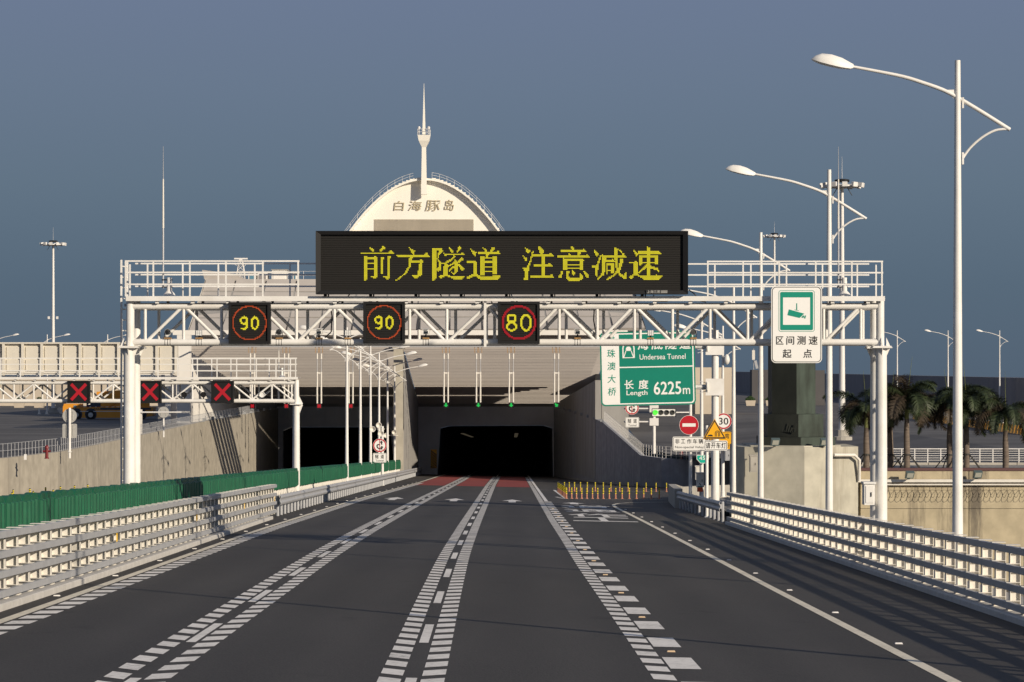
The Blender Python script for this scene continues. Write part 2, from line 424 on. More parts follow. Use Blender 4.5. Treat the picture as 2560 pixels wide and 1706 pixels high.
PORT = 313.0
def strip(xa, xb, ys, lift=0.0, zf=road):    # sheet between two plan curves
    P = []; F = []
    for i, y in enumerate(ys):
        a = xa(y) if callable(xa) else xa; c = xb(y) if callable(xb) else xb
        P += [(a, y, zf(a, y) + lift), (c, y, zf(c, y) + lift)]
        if i: F.append((2 * i - 2, 2 * i - 1, 2 * i + 1, 2 * i))
    return P, F
def rng(a, c, st):
    n = max(1, int(math.ceil((c - a) / st))); return [a + (c - a) * i / n for i in range(n + 1)]
RW = lambda y: interp([(0, 10.9), (140, 10.9), (150, 13.0), (170, 26), (232, 26), (240, 12.2), (262, 9.6), (322, 5.6), (430, 5.6)], y)
b = MB(); P, F = [], []
ys = rng(-20, 430, 5)
for i, y in enumerate(ys):                    # crossfall breaks at the median
    xs = (interp([(0, -62), (142, -62), (152, -31.5), (165, -29.5)], y), -10.8, 0.0, RW(y)); P += [(x, y, road(x, y)) for x in xs]
    if i:
        o = 4 * i
        for k in range(3): F.append((o - 4 + k, o - 3 + k, o + 1 + k, o + k))
b.add(P, F)
ROAD = struct('road', b, 'asphalt')

def mat_worn_paint(name, c):
    m = mat(name, c, .75, spec=.2); t = m.node_tree; N = t.nodes; L = t.links; b = N['Principled BSDF']
    g = N.new('ShaderNodeNewGeometry'); n = N.new('ShaderNodeTexNoise'); n.inputs['Scale'].default_value = 9; n.inputs['Detail'].default_value = 8; n.inputs['Roughness'].default_value = .75; L.new(g.outputs['Position'], n.inputs['Vector'])
    n2 = N.new('ShaderNodeTexNoise'); n2.inputs['Scale'].default_value = .8; n2.inputs['Detail'].default_value = 3; L.new(g.outputs['Position'], n2.inputs['Vector'])
    a = N.new('ShaderNodeMath'); a.operation = 'MULTIPLY_ADD'; L.new(n2.outputs['Fac'], a.inputs[0]); a.inputs[1].default_value = .45; L.new(n.outputs['Fac'], a.inputs[2])
    r = N.new('ShaderNodeValToRGB'); L.new(a.outputs[0], r.inputs[0]); e_ = r.color_ramp.elements
    e_[0].position = .50; e_[0].color = (*[x * .32 for x in c], 1); e_[1].position = .62; e_[1].color = (*[x * .80 for x in c], 1)
    k = e_.new(.80); k.color = (*c, 1)
    L.new(r.outputs[0], b.inputs['Base Color'])
mat_worn_paint('paint_line', (.78, .75, .71)); mat_worn_paint('paint_edge', (.74, .68, .56))
# painted bars, dashes and lines: sheets 5 mm above the asphalt, parts of the road
bars = []                                     # (distance, corners)
def barq(xl, xr, y0, y1, skl, skr):           # skew of left and right end along the road
    c = [(xl(y0), y0 + skl), (xr(y0), y0 + skr), (xr(y1), y1 + skr), (xl(y1), y1 + skl)]
    bars.append((y0, c))
y = 26.0
while y < 300:
    L = .83
    for f in (LINE_C, LINE_L):
        barq(lambda d, f=f: f(d) - .44, lambda d, f=f: f(d) - .13, y, y + L, .17, -.13)
        barq(lambda d, f=f: f(d) + .13, lambda d, f=f: f(d) + .44, y, y + L, -.13, .17)
    if y < 230: barq(lambda d: EDGEL(d) + .16, lambda d: EDGEL(d) + .56, y, y + L, -.1, .1)
    barq(lambda d: HATCH(d), lambda d: HATCH(d) + .31, y, y + L, .10, -.06)
    y += 1.34
def flat(corners, lift=.005): return [(x, yy, road(x, yy) + lift) for x, yy in corners]
bars.sort(key=lambda t: t[0])
rest = MB()
for i, (d, c) in enumerate(bars):
    if i < 300:
        MB().quad(*flat(c)).build('marking_bar', 'paint_line', ROAD)
    else: rest.quad(*flat(c, .006))
tag(rest.build('far_marking_bars', 'paint_line', ROAD), kind='stuff')
for f, ph in ((LINE_C, 29.4), (LINE_L, 28.6)):          # centre dashes
    y = ph
    while y < 300:
        MB().quad(*flat([(f(y) - .075, y), (f(y) + .075, y), (f(y + 4.2) + .075, y + 4.2), (f(y + 4.2) - .075, y + 4.2)])).build('lane_dash', 'paint_line', ROAD)
        y += 10.35
y = 27.8
while y < 154:                                           # broad blocks of the exit lane
    a = lambda d: HATCH(d) + .345
    MB().quad(*flat([(a(y), y), (a(y) + .44, y), (a(y + 2) + .44, y + 2), (a(y + 2), y + 2)])).build('exit_lane_block', 'paint_line', ROAD)
    y += 4.03
def line_strip(name, f, w, ys, m, lift=.005, parent=ROAD):
    b = MB(); P, F = strip(lambda d: f(d) - w / 2, lambda d: f(d) + w / 2, ys, lift); b.add(P, F); return b.build(name, m, parent)
line_strip('edge_line', EDGEL, .20, rng(20, 420, 6), 'paint_edge', .006)
for f in (LINE_C, LINE_L): line_strip('tunnel_lane_line', f, .15, rng(300.5, 420, 10), 'paint_line', .006)
line_strip('gore_line', lambda d: HATCH(d) + .5, .22, rng(156, 330, 10), 'paint_line', .006)
def path_strip(name, pts, w, m, lift=.006, parent=ROAD):
    P, F = [], []
    for i, p in enumerate(pts):
        a = Vector(pts[max(i - 1, 0)]); c = Vector(pts[min(i + 1, len(pts) - 1)]); d = (c - a).normalized(); n = Vector((d.y, -d.x)) * w / 2
        q = Vector(p)
        for s in (q - n, q + n): P.append((s.x, s.y, road(s.x, s.y) + lift))
        if i: F.append((2 * i - 2, 2 * i - 1, 2 * i + 1, 2 * i))
    return MB().add(P, F).build(name, m, parent)
RS = [(6.12, 20), (6.08, 35), (6.02, 59), (6.02, 76), (6.0, 95), (5.98, 110), (5.93, 127), (5.87, 140), (5.9, 146), (6.05, 150), (6.45, 153.5), (7.2, 156.5), (8.3, 159), (9.6, 161), (11.5, 163), (14, 165)]
path_strip('ramp_edge_line', RS, .2, 'paint_edge')
path_strip('gore_outline', [(3.0, 172), (3.4, 166), (10.2, 169.5)], .22, 'paint_line')
path_strip('gore_outline', [(3.3, 200), (12.2, 206)], .2, 'paint_line')
path_strip('gore_outline', [(2.2, 203), (3.4, 203), (3.55, 166)], .2, 'paint_line', .008)
# red surfacing before the tube, one sheet to a lane
for f, g, da, db in ((lambda d: EDGEL(d) + .2, lambda d: LINE_L(d) - .5, .0, .0), (lambda d: LINE_L(d) + .5, lambda d: LINE_C(d) - .5, 0, 0), (lambda d: LINE_C(d) + .5, lambda d: HATCH(d) - .06, 0, 0)):
    b = MB(); P, F = strip(f, g, rng(216, 303, 12), .004); b.add(P, F); b.build('red_surfacing', 'red_surface', ROAD)
for y in (119.0,):
    b = MB(); b.add([(x, y + .0 * x, road(x, y) + .004) for x in (-9.6, 6)] + [(x, y + .09, road(x, y + .09) + .004) for x in (6, -9.6)], [(0, 1, 2, 3)]); b.build('deck_joint', 'seam', ROAD)
for f0, f1 in ((EDGEL, LINE_L), (LINE_L, LINE_C), (LINE_C, HATCH)):   # straight-ahead arrows
    y0 = 150.5; cx = (f0(y0) + f1(y0)) / 2 + .1
    b = MB(); poly = [(cx - .22, y0), (cx + .22, y0), (cx + .22, y0 + 4.2), (cx + .62, y0 + 4.2), (cx, y0 + 9), (cx - .62, y0 + 4.2), (cx - .22, y0 + 4.2)]
    b.add([(x, yy, road(x, yy) + .006) for x, yy in poly], [tuple(range(7))]); b.build('lane_arrow', 'paint_line', ROAD)
for ch, d0, d1 in (('工', 112.5, 119.5), ('作', 120.5, 126.3), ('通', 130.2, 136.5), ('道', 139.3, 145.8)):
    vs, fs = text_mesh(ch, .012); ax = min(v[0] for v in vs); bx = max(v[0] for v in vs); ay = min(v[1] for v in vs); by = max(v[1] for v in vs)
    P = []
    for u, w in vs:
        x = 2.75 + 2.9 * (u - ax) / (bx - ax); yy = d0 + (d1 - d0) * (w - ay) / (by - ay); P.append((x, yy, road(x, yy) + .006))
    MB().add(P, fs).build('road_lettering', 'paint_line', ROAD)
cx, y0 = 3.7, 148.6
MB().add([(x, yy, road(x, yy) + .006) for x, yy in [(cx - .25, y0), (cx + .25, y0), (cx + .25, y0 + 2.6), (cx + .7, y0 + 2.6), (cx, y0 + 5.5), (cx - .7, y0 + 2.6), (cx - .25, y0 + 2.6)]], [tuple(range(7))]).build('lane_arrow', 'paint_line', ROAD)
stud = MB().hexa([(-.065, -.05, 0), (.065, -.05, 0), (.065, .05, 0), (-.065, .05, 0), (-.055, -.025, .022), (.055, -.025, .022), (.055, .03, .022), (-.055, .03, .022)]).mesh('road_stud', 'stud_tan')
studw = MB().hexa([(-.065, -.05, 0), (.065, -.05, 0), (.065, .05, 0), (-.065, .05, 0), (-.055, -.025, .022), (.055, -.025, .022), (.055, .03, .022), (-.055, .03, .022)]).mesh('road_stud', 'paint_line')
def put_stud(x, y, me): inst('road_stud', me, (x, y, road(x, y)), ROAD)
y = 30.9
while y < 150: put_stud(HATCH(y) + .56, y, stud); y += 8.06
y = 33.6
while y < 145: put_stud(interp([(q, p) for p, q in RS], y) + .32, y, studw); y += 8.0
y = 34
while y < 240: put_stud(EDGEL(y) - .3, y, studw); y += 8.0

# kerbs and deck edges
def sweep(prof, xf, ys, zf=road, zb=0.0):    # closed profile of (dx, dz) carried along a plan curve
    n = len(prof); P, F = [], []
    for i, y in enumerate(ys):
        x = xf(y); z = zf(x, y) + zb
        P += [(x + dx, y, z + dz) for dx, dz in prof]
        if i:
            for k in range(n): F.append(((i - 1) * n + k, (i - 1) * n + (k + 1) % n, i * n + (k + 1) % n, i * n + k))
    F.append(tuple(range(n))[::-1]); F.append(tuple((len(ys) - 1) * n + k for k in range(n)))
    return P, F
kl = thing('bridge_kerb', 'pale concrete kerb under the left four-rail barrier', 'kerb', (KERBL(60), 60, road(-9.4, 60)))
y = 22.0
while y < 104:
    P, F = sweep([(0, -.3), (-.015, .11), (-.04, .13), (-.66, .14), (-.66, -.3)], KERBL, rng(y, y + 5.98, 3)); MB().add(P, F).build('kerb_block', 'kerb_stone', kl); y += 6.0
kr = thing('bridge_kerb', 'shaded concrete kerb under the right four-rail barrier', 'kerb', (9.5, 60, road(9.5, 60)))
y = 22.0
while y < 112:
    P, F = sweep([(0, -.3), (.015, .11), (.04, .13), (.62, .14), (.62, -.3)], KERBR, rng(y, y + 5.98, 3)); MB().add(P, F).build('kerb_block', 'kerb_stone', kr); y += 6.0
b = MB(); b.add(*sweep([(.62, .1), (1.6, .1), (1.6, -1.2), (.62, -1.2)], KERBR, rng(20, 118, 6)))
struct('deck_edge', b, 'concrete')

# lots on the island, left and right of the trough (five metres below the eye)
LOT = EYE - 5.0
b = MB(); b.prismz([(-29.15, 175), (-29.5, 312), (-37, 312), (-38, 330), (-60, 700), (-400, 900), (-400, 141.2), (-50, 141), (-40, 142.5), (-34.2, 146.5), (-30.9, 153.4), (-29.5, 162)], -16.5, LOT)
struct('parking_apron', b, 'lot_asphalt')
def lotr(x, y): return LOT if y > 300 else LOT - 2.4 * min(1, max(0, (300 - y) / 60)) * min(1, max(0, (34 - x) / 14))
b = MB(); P, F = [], []
xs = [12.9, 17, 22, 28, 34, 60, 120, 400]; ysl = [150, 238, 250, 262, 280, 300, 330, 500, 900]
pts = {}
def lx(y): return interp([(130, 27.5), (232, 27.5), (239, 12.6), (262, 10.0), (285, 9.6), (322, 9.6), (330, 14), (900, 14)], y)
for j, y in enumerate(ysl):
    for i, x in enumerate(xs): xx = max(x, lx(y)); P.append((xx + (.01 * i if xx != x else 0), y, lotr(xx, y)))
for j in range(len(ysl) - 1):
    for i in range(len(xs) - 1):
        o = j * len(xs) + i; F.append((o, o + 1, o + len(xs) + 1, o + len(xs)))
b.add(P, F); struct('service_yard', b, 'lot_asphalt')
b = MB(); b.prismz([(12, 131), (12, 134), (27.5, 146), (60, 146), (60, 130.65), (18, 130.65)], -16.5, LOT - .02)
struct('planter_ground', b, 'gravel')
b = MB(); n = 14; P, F = [], []
for j in range(n):
    for i in range(n):
        x = 10.3 + 3.4 * i / (n - 1); y = 112 + 62 * j / (n - 1)
        z = road(10, y) + .45 + random.uniform(-.12, .12) - .02 * max(0, y - 150)
        P.append((x, y, z))
for j in range(n - 1):
    for i in range(n - 1):
        if 10.3 + 3.4 * i / (n - 1) > 10.3 + max(0, (112 + 62 * (j + 1) / (n - 1)) - 150) * .15 - .01 or j < 8: F.append((j * n + i, j * n + i + 1, (j + 1) * n + i + 1, (j + 1) * n + i))
b.add(P, F); struct('gravel_verge', b, 'gravel')
# ------------------------------------------------------------------ four-rail bridge barriers
RAILH = (.25, .61, .975, 1.34)
def bridge_barrier(xf, side, y0, y1, pitch, label, seedy):
    # side +1: barrier to the right of the road, posts stand further right
    root = thing('bridge_barrier', label, 'guardrail', (xf(60), 60, road(xf(60), 60)))
    fx = lambda d: xf(d) + side * .17
    yb = y0
    while yb < y1 - .5:
        ye = min(yb + 6.0, y1)
        for h in RAILH:
            pr = [(0, -.062), (side * .012, -.068), (side * .10, -.068), (side * .10, .068), (side * .012, .068), (0, .062)]
            P, F = sweep(pr, fx, rng(yb + .006, ye - .006, 3), zb=h); MB().add(P, F).build('rail', 'galvanised', root)
        yb += 6.0
    s = side
    p = MB()                                              # H-section post, web facing along the road
    p.box(min(s * .10, s * .30), max(s * .10, s * .30), -.006, .006, .13, 1.38)
    for xx in (.10, .295): p.box(min(s * xx, s * (xx + .012)), max(s * xx, s * (xx + .012)), -.075, .075, .13, 1.38)
    me_post = p.mesh('post', 'barrier_white')
    c = MB()                                              # cap and saddle plates that carry the rails
    for h in RAILH:
        c.box(min(s * .02, s * .30), max(s * .02, s * .30), -.10, .10, h + .072, h + .082)
        if h > .3: c.box(min(s * .10, s * .30), max(s * .10, s * .30), -.09, .09, h - .095, h - .083)
    c.box(min(s * .05, s * .36), max(s * .05, s * .36), -.12, .12, .135, .16)
    me_cap = c.mesh('bracket', 'barrier_white')
    bo = MB()
    for dy in (-.05, .05):
        for xx in (.075, .335): bo.tube((s * xx, dy * 1.7, .155), (s * xx, dy * 1.7, .21), .016, n=6)
    me_b = bo.mesh('anchor_bolts', 'rust')
    y = y0 + seedy
    while y < y1:
        x = fx(y); z = road(x, y)
        inst('post', me_post, (x, y, z), root); inst('bracket', me_cap, (x, y, z), root)['kind'] = 'stuff'
        if y < 75: inst('anchor_bolts', me_b, (x, y, z), root)['kind'] = 'stuff'
        y += pitch
    return root
bl = bridge_barrier(KERBL, -1, 30, 109.8, 1.25, 'white and grey four-rail barrier on the left, in front of the green screens', .55)
br = bridge_barrier(KERBR, 1, 30, 113, 1.45, 'four-rail barrier on the right, its road side in shade', .4)
for y in (60.4, 77.9, 94.5, 108.6):                       # yellow delineators on the left barrier
    x = KERBL(y) - .17; z = road(x, y)
    MB().box(x - .0, x + .012, y - .06, y + .06, z + .70, z + .90).build('delineator', 'reflector_yellow', bl)

# W-beam guardrails
def wprof(side):
    o = []
    for dx, dz in ((0, -.15), (.055, -.125), (.085, -.08), (.085, -.065), (.03, -.02), (.03, .02), (.085, .065), (.085, .08), (.055, .125), (0, .15)): o.append((-side * dx, dz * 1.6))
    return o + [(-side * (dx - .012), dz * 1.6) for dx, dz in ((0, .15), (.055, .12), (.073, .08), (.02, .02), (.02, -.02), (.073, -.08), (.055, -.12), (0, -.15))]
def wbeam(xf, side, y0, y1, pitch, label, hts=(.62,), refl=None, reflm=None):
    root = thing('guardrail', label, 'guardrail', (xf(y0), y0, road(xf(y0), y0)))
    yb = y0
    while yb < y1 - .5:
        ye = min(yb + 8, y1)
        for h in hts:
            P, F = sweep(wprof(side), xf, rng(yb, ye - .01, 4), zb=h); MB().add(P, F).build('beam', 'galvanised', root)
        yb += 8
    p = MB(); p.lathe([(.07, -.3), (.07, max(hts) + .18), (.05, max(hts) + .22)], (side * .13, 0, 0), 10)
    p.box(min(0, side * .1), max(0, side * .1), -.06, .06, max(hts) - .1, max(hts) + .1)
    me = p.mesh('post', 'galvanised')
    y = y0 + .6
    while y < y1: inst('post', me, (xf(y), y, road(xf(y), y)), root); y += pitch
    if refl:
        rm = MB().prism([(-.05, 0), (.05, 0), (.05, .09), (-.05, .09)], -.01, .01).mesh('reflector', reflm)
        y = y0 + 2
        while y < y1: inst('reflector', rm, (xf(y) - side * .02, y, road(xf(y), y) + max(hts) + .10), root); y += refl
    return root
wbeam(lambda d: KERBL(d) - .12, -1, 110.5, 309, 1.9, 'grey corrugated guardrail with orange reflectors running to the tunnel', (.70,), 9.2, 'reflector_orange')
wbeam(lambda d: 9.45, 1, 114, 143.6, 2.4, 'dark corrugated guardrail between bridge barrier and concrete end wall', (.74,))

# green screens along the median
SCX = lambda d: KERBL(d) - .98
gf = thing('green_screen_fence', 'long dark green plastic screen fence along the median', 'fence', (SCX(60), 60, road(-10.2, 60)))
p = MB()
W2, T = .44, .085
top = [(-W2, .0)] + [(-W2 + .03, .78)] + [(W2 * math.sin(math.radians(a)) * .95, .79 + .15 * math.cos(math.radians(a))) for a in range(-80, 81, 20)] + [(W2 - .03, .78), (W2, .0)]
# the panel stands in the Y-Z plane: its outline runs along the road
n = len(top)
p.add([(T, yv, z) for yv, z in top] + [(-T, yv, z) for yv, z in top], [tuple(range(n)), tuple(range(2 * n - 1, n - 1, -1))] + [(i, i + n, (i + 1) % n + n, (i + 1) % n) for i in range(n)])
for yc, w in ((-.20, .15), (.20, .15)):
    p.hexa([(T, yc - w, .05), (T + .05, yc - w + .05, .05), (T + .05, yc + w - .05, .05), (T, yc + w, .05), (T, yc - w, .80), (T + .05, yc - w + .05, .78), (T + .05, yc + w - .05, .78), (T, yc + w, .80)])
    p.hexa([(-T, yc - w, .05), (-T - .05, yc - w + .05, .05), (-T - .05, yc + w - .05, .05), (-T, yc + w, .05), (-T, yc - w, .80), (-T - .05, yc - w + .05, .78), (-T - .05, yc + w - .05, .78), (-T, yc + w, .80)])
me_pan = p.mesh('panel', 'green_screen', smooth=True)
lg = MB(); lg.bar((0, -.3, 0), (0, -.1, 1.04), .05, .05); lg.bar((.12, .12, 0), (0, .0, 1.04), .05, .05); lg.bar((-.12, .12, 0), (0, .2, 1.04), .05, .05)
me_leg = lg.mesh('support_leg', 'barrier_white')
MEDL = [174, 190.3, 204.7, 218.8, 234.7, 250.0]
y = 44.0
while y < 262:
    if min([abs(y - d) for d in MEDL + [131.2]]) > .6:
        x = SCX(y); z = road(x, y) + 1.03 + .012 * math.sin(y * 3.1)
        inst('panel', me_pan, (x + random.uniform(-.015, .015), y, z), gf, random.uniform(-.03, .03))
        if y > 100: inst('support_leg', me_leg, (x, y, road(x, y)), gf)
    y += .94

# ------------------------------------------------------------------ walls of the trough
LWP = [(-62, 140), (-50, 140.6), (-40, 142), (-34, 146), (-30.6, 153), (-29.2, 162), (-28.85, 175), (-28.9, 240), (-29.05, PORT)]
def split(pts, step):
    o = []
    for a, c in zip(pts[:-1], pts[1:]):
        A = Vector(a); C = Vector(c); k = max(1, int(round((C - A).length / step)))
        for i in range(k): o.append((A.lerp(C, i / k), A.lerp(C, (i + 1) / k)))
    return o
def zl(d): return interp([(100, -1.95), (150, -1.95), (240, -1.2), (322, -.95)], d)
rw = thing('retaining_wall', 'long pale ribbed concrete wall on the far side of the closed carriageway', 'wall', (-28.6, 150, road(-28.6, 150)))
for A_, C_ in ((Vector(p), Vector(q)) for p, q in zip(LWP[:-1], LWP[1:])):
    pass
for A, C in split([(a, c, 0) for a, c in LWP], 4.0):
    y, ye = A.y, C.y; x = A.x
    b = MB(); d = random.uniform(0, .025)
    dr = (C - A).normalized(); nn = Vector((-dr.y, dr.x, 0)); A2 = A - nn * d; C2 = A + (C - A) * .993 - nn * d; A3 = A + nn * .5; C3 = C + nn * .5
    b.hexa([(p.x, p.y, road(p.x, p.y) - .3) for p in (A2, A3, C3, C2)] + [(p.x, p.y, zl(p.y)) for p in (A2, A3, C3, C2)])
    b.build('wall_panel', 'panel_wall', rw)
# picket fences on the wall tops
def picket_fence(label, pts, h, pitch, m='white_paint_far', rails=3, pr=.022):
    L = [Vector(p) for p in pts]; root = thing('picket_fence', label, 'fence', L[0])
    for r in range(rails):
        b = MB(); b.path([p + Vector((0, 0, h * (r + 1) / rails)) for p in L], .016, 5); b.build('rail', m, root)
    me = MB().tube((0, 0, 0), (0, 0, h), pr, n=5).mesh('picket', m)
    tot = sum((L[i + 1] - L[i]).length for i in range(len(L) - 1)); s = 0; i = 0; acc = 0; cnt = 0
    while s < tot and cnt < 298:
        while i < len(L) - 2 and s > acc + (L[i + 1] - L[i]).length: acc += (L[i + 1] - L[i]).length; i += 1
        t = (s - acc) / (L[i + 1] - L[i]).length; inst('picket', me, L[i].lerp(L[i + 1], t), root); s += pitch; cnt += 1
    return root
picket_fence('grey picket fence on top of the pale wall on the left', [(x - .15, y + .1, zl(y)) for x, y in LWP[1:-2]] + [(-28.95, 285, zl(285))], .85, .62, 'galvanised', 2, .018)

# right trough wall: dark slabs from the tube mouth, curving away to the right
RWALL = [(5.2, PORT, PZ(1017, PORT)), (7.6, 285, PZ(1031, 285)), (9.35, 262, PZ(1055, 262)), (10.9, 250, PZ(1098, 250)), (12.2, 240, PZ(1139, 240)), (14.0, 236, PZ(1146, 236)), (17, 234, PZ(1152, 234)), (22, 233, PZ(1156, 233)), (30, 232, PZ(1160, 232))]
w2 = thing('retaining_wall', 'dark shaded wall curving right from the open tube behind the bollards', 'wall', RWALL[4])
def split(pts, step):
    o = []
    for a, c in zip(pts[:-1], pts[1:]):
        A = Vector(a); C = Vector(c); k = max(1, int(round((C - A).length / step)))
        for i in range(k): o.append((A.lerp(C, i / k), A.lerp(C, (i + 1) / k)))
    return o
for A, C in split(RWALL, 2.4):
    d = (C - A); nrm = Vector((d.y, -d.x, 0)).normalized(); 
    if nrm.x < 0: nrm = -nrm
    if nrm.y < 0 and abs(nrm.y) > abs(nrm.x): nrm = -nrm
    q = A + (C - A) * .995; t = .5 * nrm
    b = MB(); z0 = min(road(A.x, A.y), road(q.x, q.y)) - .4
    b.hexa([(A.x, A.y, z0), (A.x + t.x, A.y + t.y, z0), (q.x + t.x, q.y + t.y, z0), (q.x, q.y, z0), (A.x, A.y, A.z), (A.x + t.x, A.y + t.y, A.z), (q.x + t.x, q.y + t.y, q.z), (q.x, q.y, q.z)])
    b.build('wall_panel', 'dark_wall', w2)
picket_fence('white picket fence along the top of the dark curved wall', [(p[0] + .25, p[1] + .1, p[2]) for p in RWALL[2:]], 1.1, .55, 'white_paint_far', 4)
b = MB(); b.add(*sweep([(0, -.3), (0, .18), (.3, .18), (.3, -.3)], lambda d: interp([(240, 11.6), (250, 10.3), (262, 8.8), (285, 7.1), (322, 4.9)], d), rng(240, PORT, 6)))
struct('kerb', b, 'concrete_grey')
# concrete end wall where the ramp turns off
ew = thing('end_wall', 'low concrete end wall where the dark guardrail stops', 'wall', (9.3, 144, road(9.3, 144)))
EW = [(9.28, 143.8), (9.55, 150), (9.9, 158), (10.3, 166), (11.4, 174), (13.5, 181), (17, 187), (22, 190)]
for (a, c), (a2, c2) in zip(EW[:-1], EW[1:]):
    d = Vector((a2 - a, c2 - c)).normalized(); nn = Vector((d.y, -d.x)) * .45
    zt = lambda x, y: road(10, y) + (1.1 if y < 168 else .8)
    b = MB(); b.prismz([(a, c), (a + nn.x, c + nn.y), (a2 + nn.x, c2 + nn.y), (a2, c2)], lambda x, y: road(x, y) - .4, zt); b.build('wall_block', 'concrete', ew)

# ------------------------------------------------------------------ tunnel portal and island building
tp = thing('tunnel_portal', 'dark concrete tunnel portal with two black tube mouths', 'tunnel', (-12, PORT, road(-12, PORT)))
zt = PZ(1017, PORT); ZB = road(0, PORT) - .6
def tubepoly(pts): return [(PX(x, PORT), PZ(y, PORT)) for x, y in pts]
TL = tubepoly([(707, 1195), (707, 1077), (727, 1068), (961, 1068), (976, 1076), (990, 1195)])
TR = tubepoly([(1092, 1195), (1101, 1071), (1125, 1065), (1359, 1064), (1381, 1071), (1383, 1195)])
TL[0] = (TL[0][0], ZB); TL[-1] = (TL[-1][0], ZB); TR[0] = (TR[0][0], ZB); TR[-1] = (TR[-1][0], ZB)
XL, XR = -30.5, 9.5
# structural backing around the two mouths
def backing(y0, y1):
    b = MB()
    b.prism([(XL, ZB), (TL[0][0], ZB), TL[1], (XL, TL[1][1])], y0, y1)
    b.prism([(TL[5][0], ZB), (TR[0][0], ZB), TR[1], (TR[1][0], TR[1][1]), (TL[4][0], TL[4][1])], y0, y1)
    b.prism([(TR[5][0], ZB), (XR, ZB), (XR, TR[4][1]), TR[4]], y0, y1)
    b.prism([(XL, TL[1][1] + .001), TL[1], TL[2], TL[3], TL[4], (TR[1][0], TR[1][1]), TR[2], TR[3], TR[4], (XR, TR[4][1] + .001), (XR, zt), (XL, zt)], y0, y1)
    return b
backing(PORT, PORT + 1.2).build('portal_frame', 'fascia_grey', tp)
x = XL + .3; k = 0
while x < XR - 1:                              # cladding slabs of the fascia above the mouths
    zb = max(PZ(1062, PORT), 0 if False else PZ(1062, PORT))
    MB().box(x, x + 1.14, PORT - .07 - .01 * (k % 3), PORT - .012, PZ(1062.5, PORT) + .0, zt - .05).build('cladding_slab', 'fascia_grey', tp); x += 1.17; k += 1
for xa, xb in ((TL[5][0] + .35, TR[0][0] - .25),):
    x = xa
    while x < xb - .3:
        MB().box(x, min(x + 1.14, xb), PORT - .07, PORT - .012, ZB + .3, PZ(1063.5, PORT)).build('cladding_slab', 'fascia_grey', tp); x += 1.17
for T_, nm in ((TL, 'tube_lining'), (TR, 'tube_lining')):      # the tubes run on downhill
    b = MB(); n = len(T_); P = []
    for y in (PORT + 1.2, 430):
        P += [(x, y, z - .03 * (y - PORT)) for x, z in T_]
    b.add(P, [(i, i + 1, i + 1 + n, i + n) for i in range(n - 1)] + [tuple(range(n, 2 * n))])
    b.build(nm, 'tunnel_dark', tp)
for i in range(9):                             # tunnel lamps, faint in the dark
    for xx in (-6.6, .6):
        y = 336 + i * 10; MB().box(xx - .25, xx + .25, y, y + .12, TR[2][1] - .03 * (y - PORT) - .85, TR[2][1] - .03 * (y - PORT) - .75).build('tunnel_lamp', mat('tunnel_lamp', (.9, .75, .5), .5, emit=.05, lit=True) if 'tunnel_lamp' not in M else 'tunnel_lamp', tp)

ib = thing('island_building', 'taupe ship-like building above the tunnel with sloped louvred front', 'building', (-11.6, 300, LOT))
# middle wall between the carriageways
PDm = 268.0; pxl, pxr = PX(984, PDm), PX(1007, PDm)
def zlv(d): return interp([(268, PZ(870, 268)), (313, PZ(1011, 313))], d)      # underside of the open louvre roof
b = MB(); b.prismz([(pxl, PDm), (pxr, PDm), (pxr - .1, PORT), (pxl, PORT)], road(-12, PORT) - 1, lambda x, y: zlv(y) + .5 if y > 270 else PZ(871, PDm)); b.build('middle_wall', 'concrete_pier', ib)
MB().box(PX(981, PDm), PX(1012, PDm), PDm - .15, 269.6, PZ(871, PDm), PZ(862, PDm)).build('wall_cap', 'concrete_pier', ib)
for i in range(21):
    y = PDm + 1.6 + i * 2.0; MB().box(pxr - .02, pxr + .05, y, y + 1.5, road(-11.6, y), zlv(y + 1.5) - .05).build('wall_rib', 'concrete_grey', ib)
# lip, and the louvre roof that falls towards the tubes: each blade is its own slab, open to the sky above
LXL, LXR = PX(432, 288), PX(1564, 288)
MB().box(LXL + 2.6, LXR + .2, 287.3, 289.8, PZ(838, 287.3), PZ(826, 287.3)).build('roof_lip', 'white_wall', ib)
MB().box(-36.5, 12.5, 289.85, 290.3, zlv(268) - .2, PZ(838, 288)).build('soffit_band', 'louvre_stone', ib)
def xcut(d): return interp([(262, -35.5), (268, -34.9), (304, -31.6), (313, -29.4)], d)
def xrt(d): return interp([(268, 10.4), (313, 9.3)], d)
NB = 40
for i in range(NB):
    d = 268.3 + (312.6 - 268.3) * i / (NB - 1); z = zlv(d)
    for xl, xr in ((xcut(d) + .05, pxl), (pxr + .06, xrt(d))): MB().box(xl, xr, d, d + .13, z, z + .35).build('louvre_blade', 'louvre_stone', ib)
MB().box(-30.4, 9.4, 312.95, 313.6, zt + .002, zt + 2.2).build('portal_upstand', 'concrete_grey', ib)
# flat louvre canopy before the building: slabs with narrowing gaps
CF = 224.0
cz0, cz1 = PZ(838, CF), PZ(826, CF)
MB().box(PX(432, CF), PX(1562, CF), CF, CF + .7, cz0, cz1).build('canopy_beam', 'white_wall', ib)
d = CF + 1.6; gap = 1.0
while d < 250:
    MB().box(PX(434, CF), PX(1560, CF) if d < 240 else -12.5, d, d + 1.9, cz0 + .2, cz0 + .27).build('canopy_slab', 'louvre_stone', ib)
    d += 1.9 + gap; gap = max(.10, gap * .84)
for xg in (PX(433, CF) - .3,): MB().box(xg, xg + .12, CF + .72, 287.2, cz0 + .3, cz0 + .42).build('canopy_girder', 'white_wall', ib)
MB().box(-30.5, 9.8, 264.6, 264.9, PZ(868, 264.7), PZ(864, 264.7)).build('hanger_beam', 'galvanised', ib)
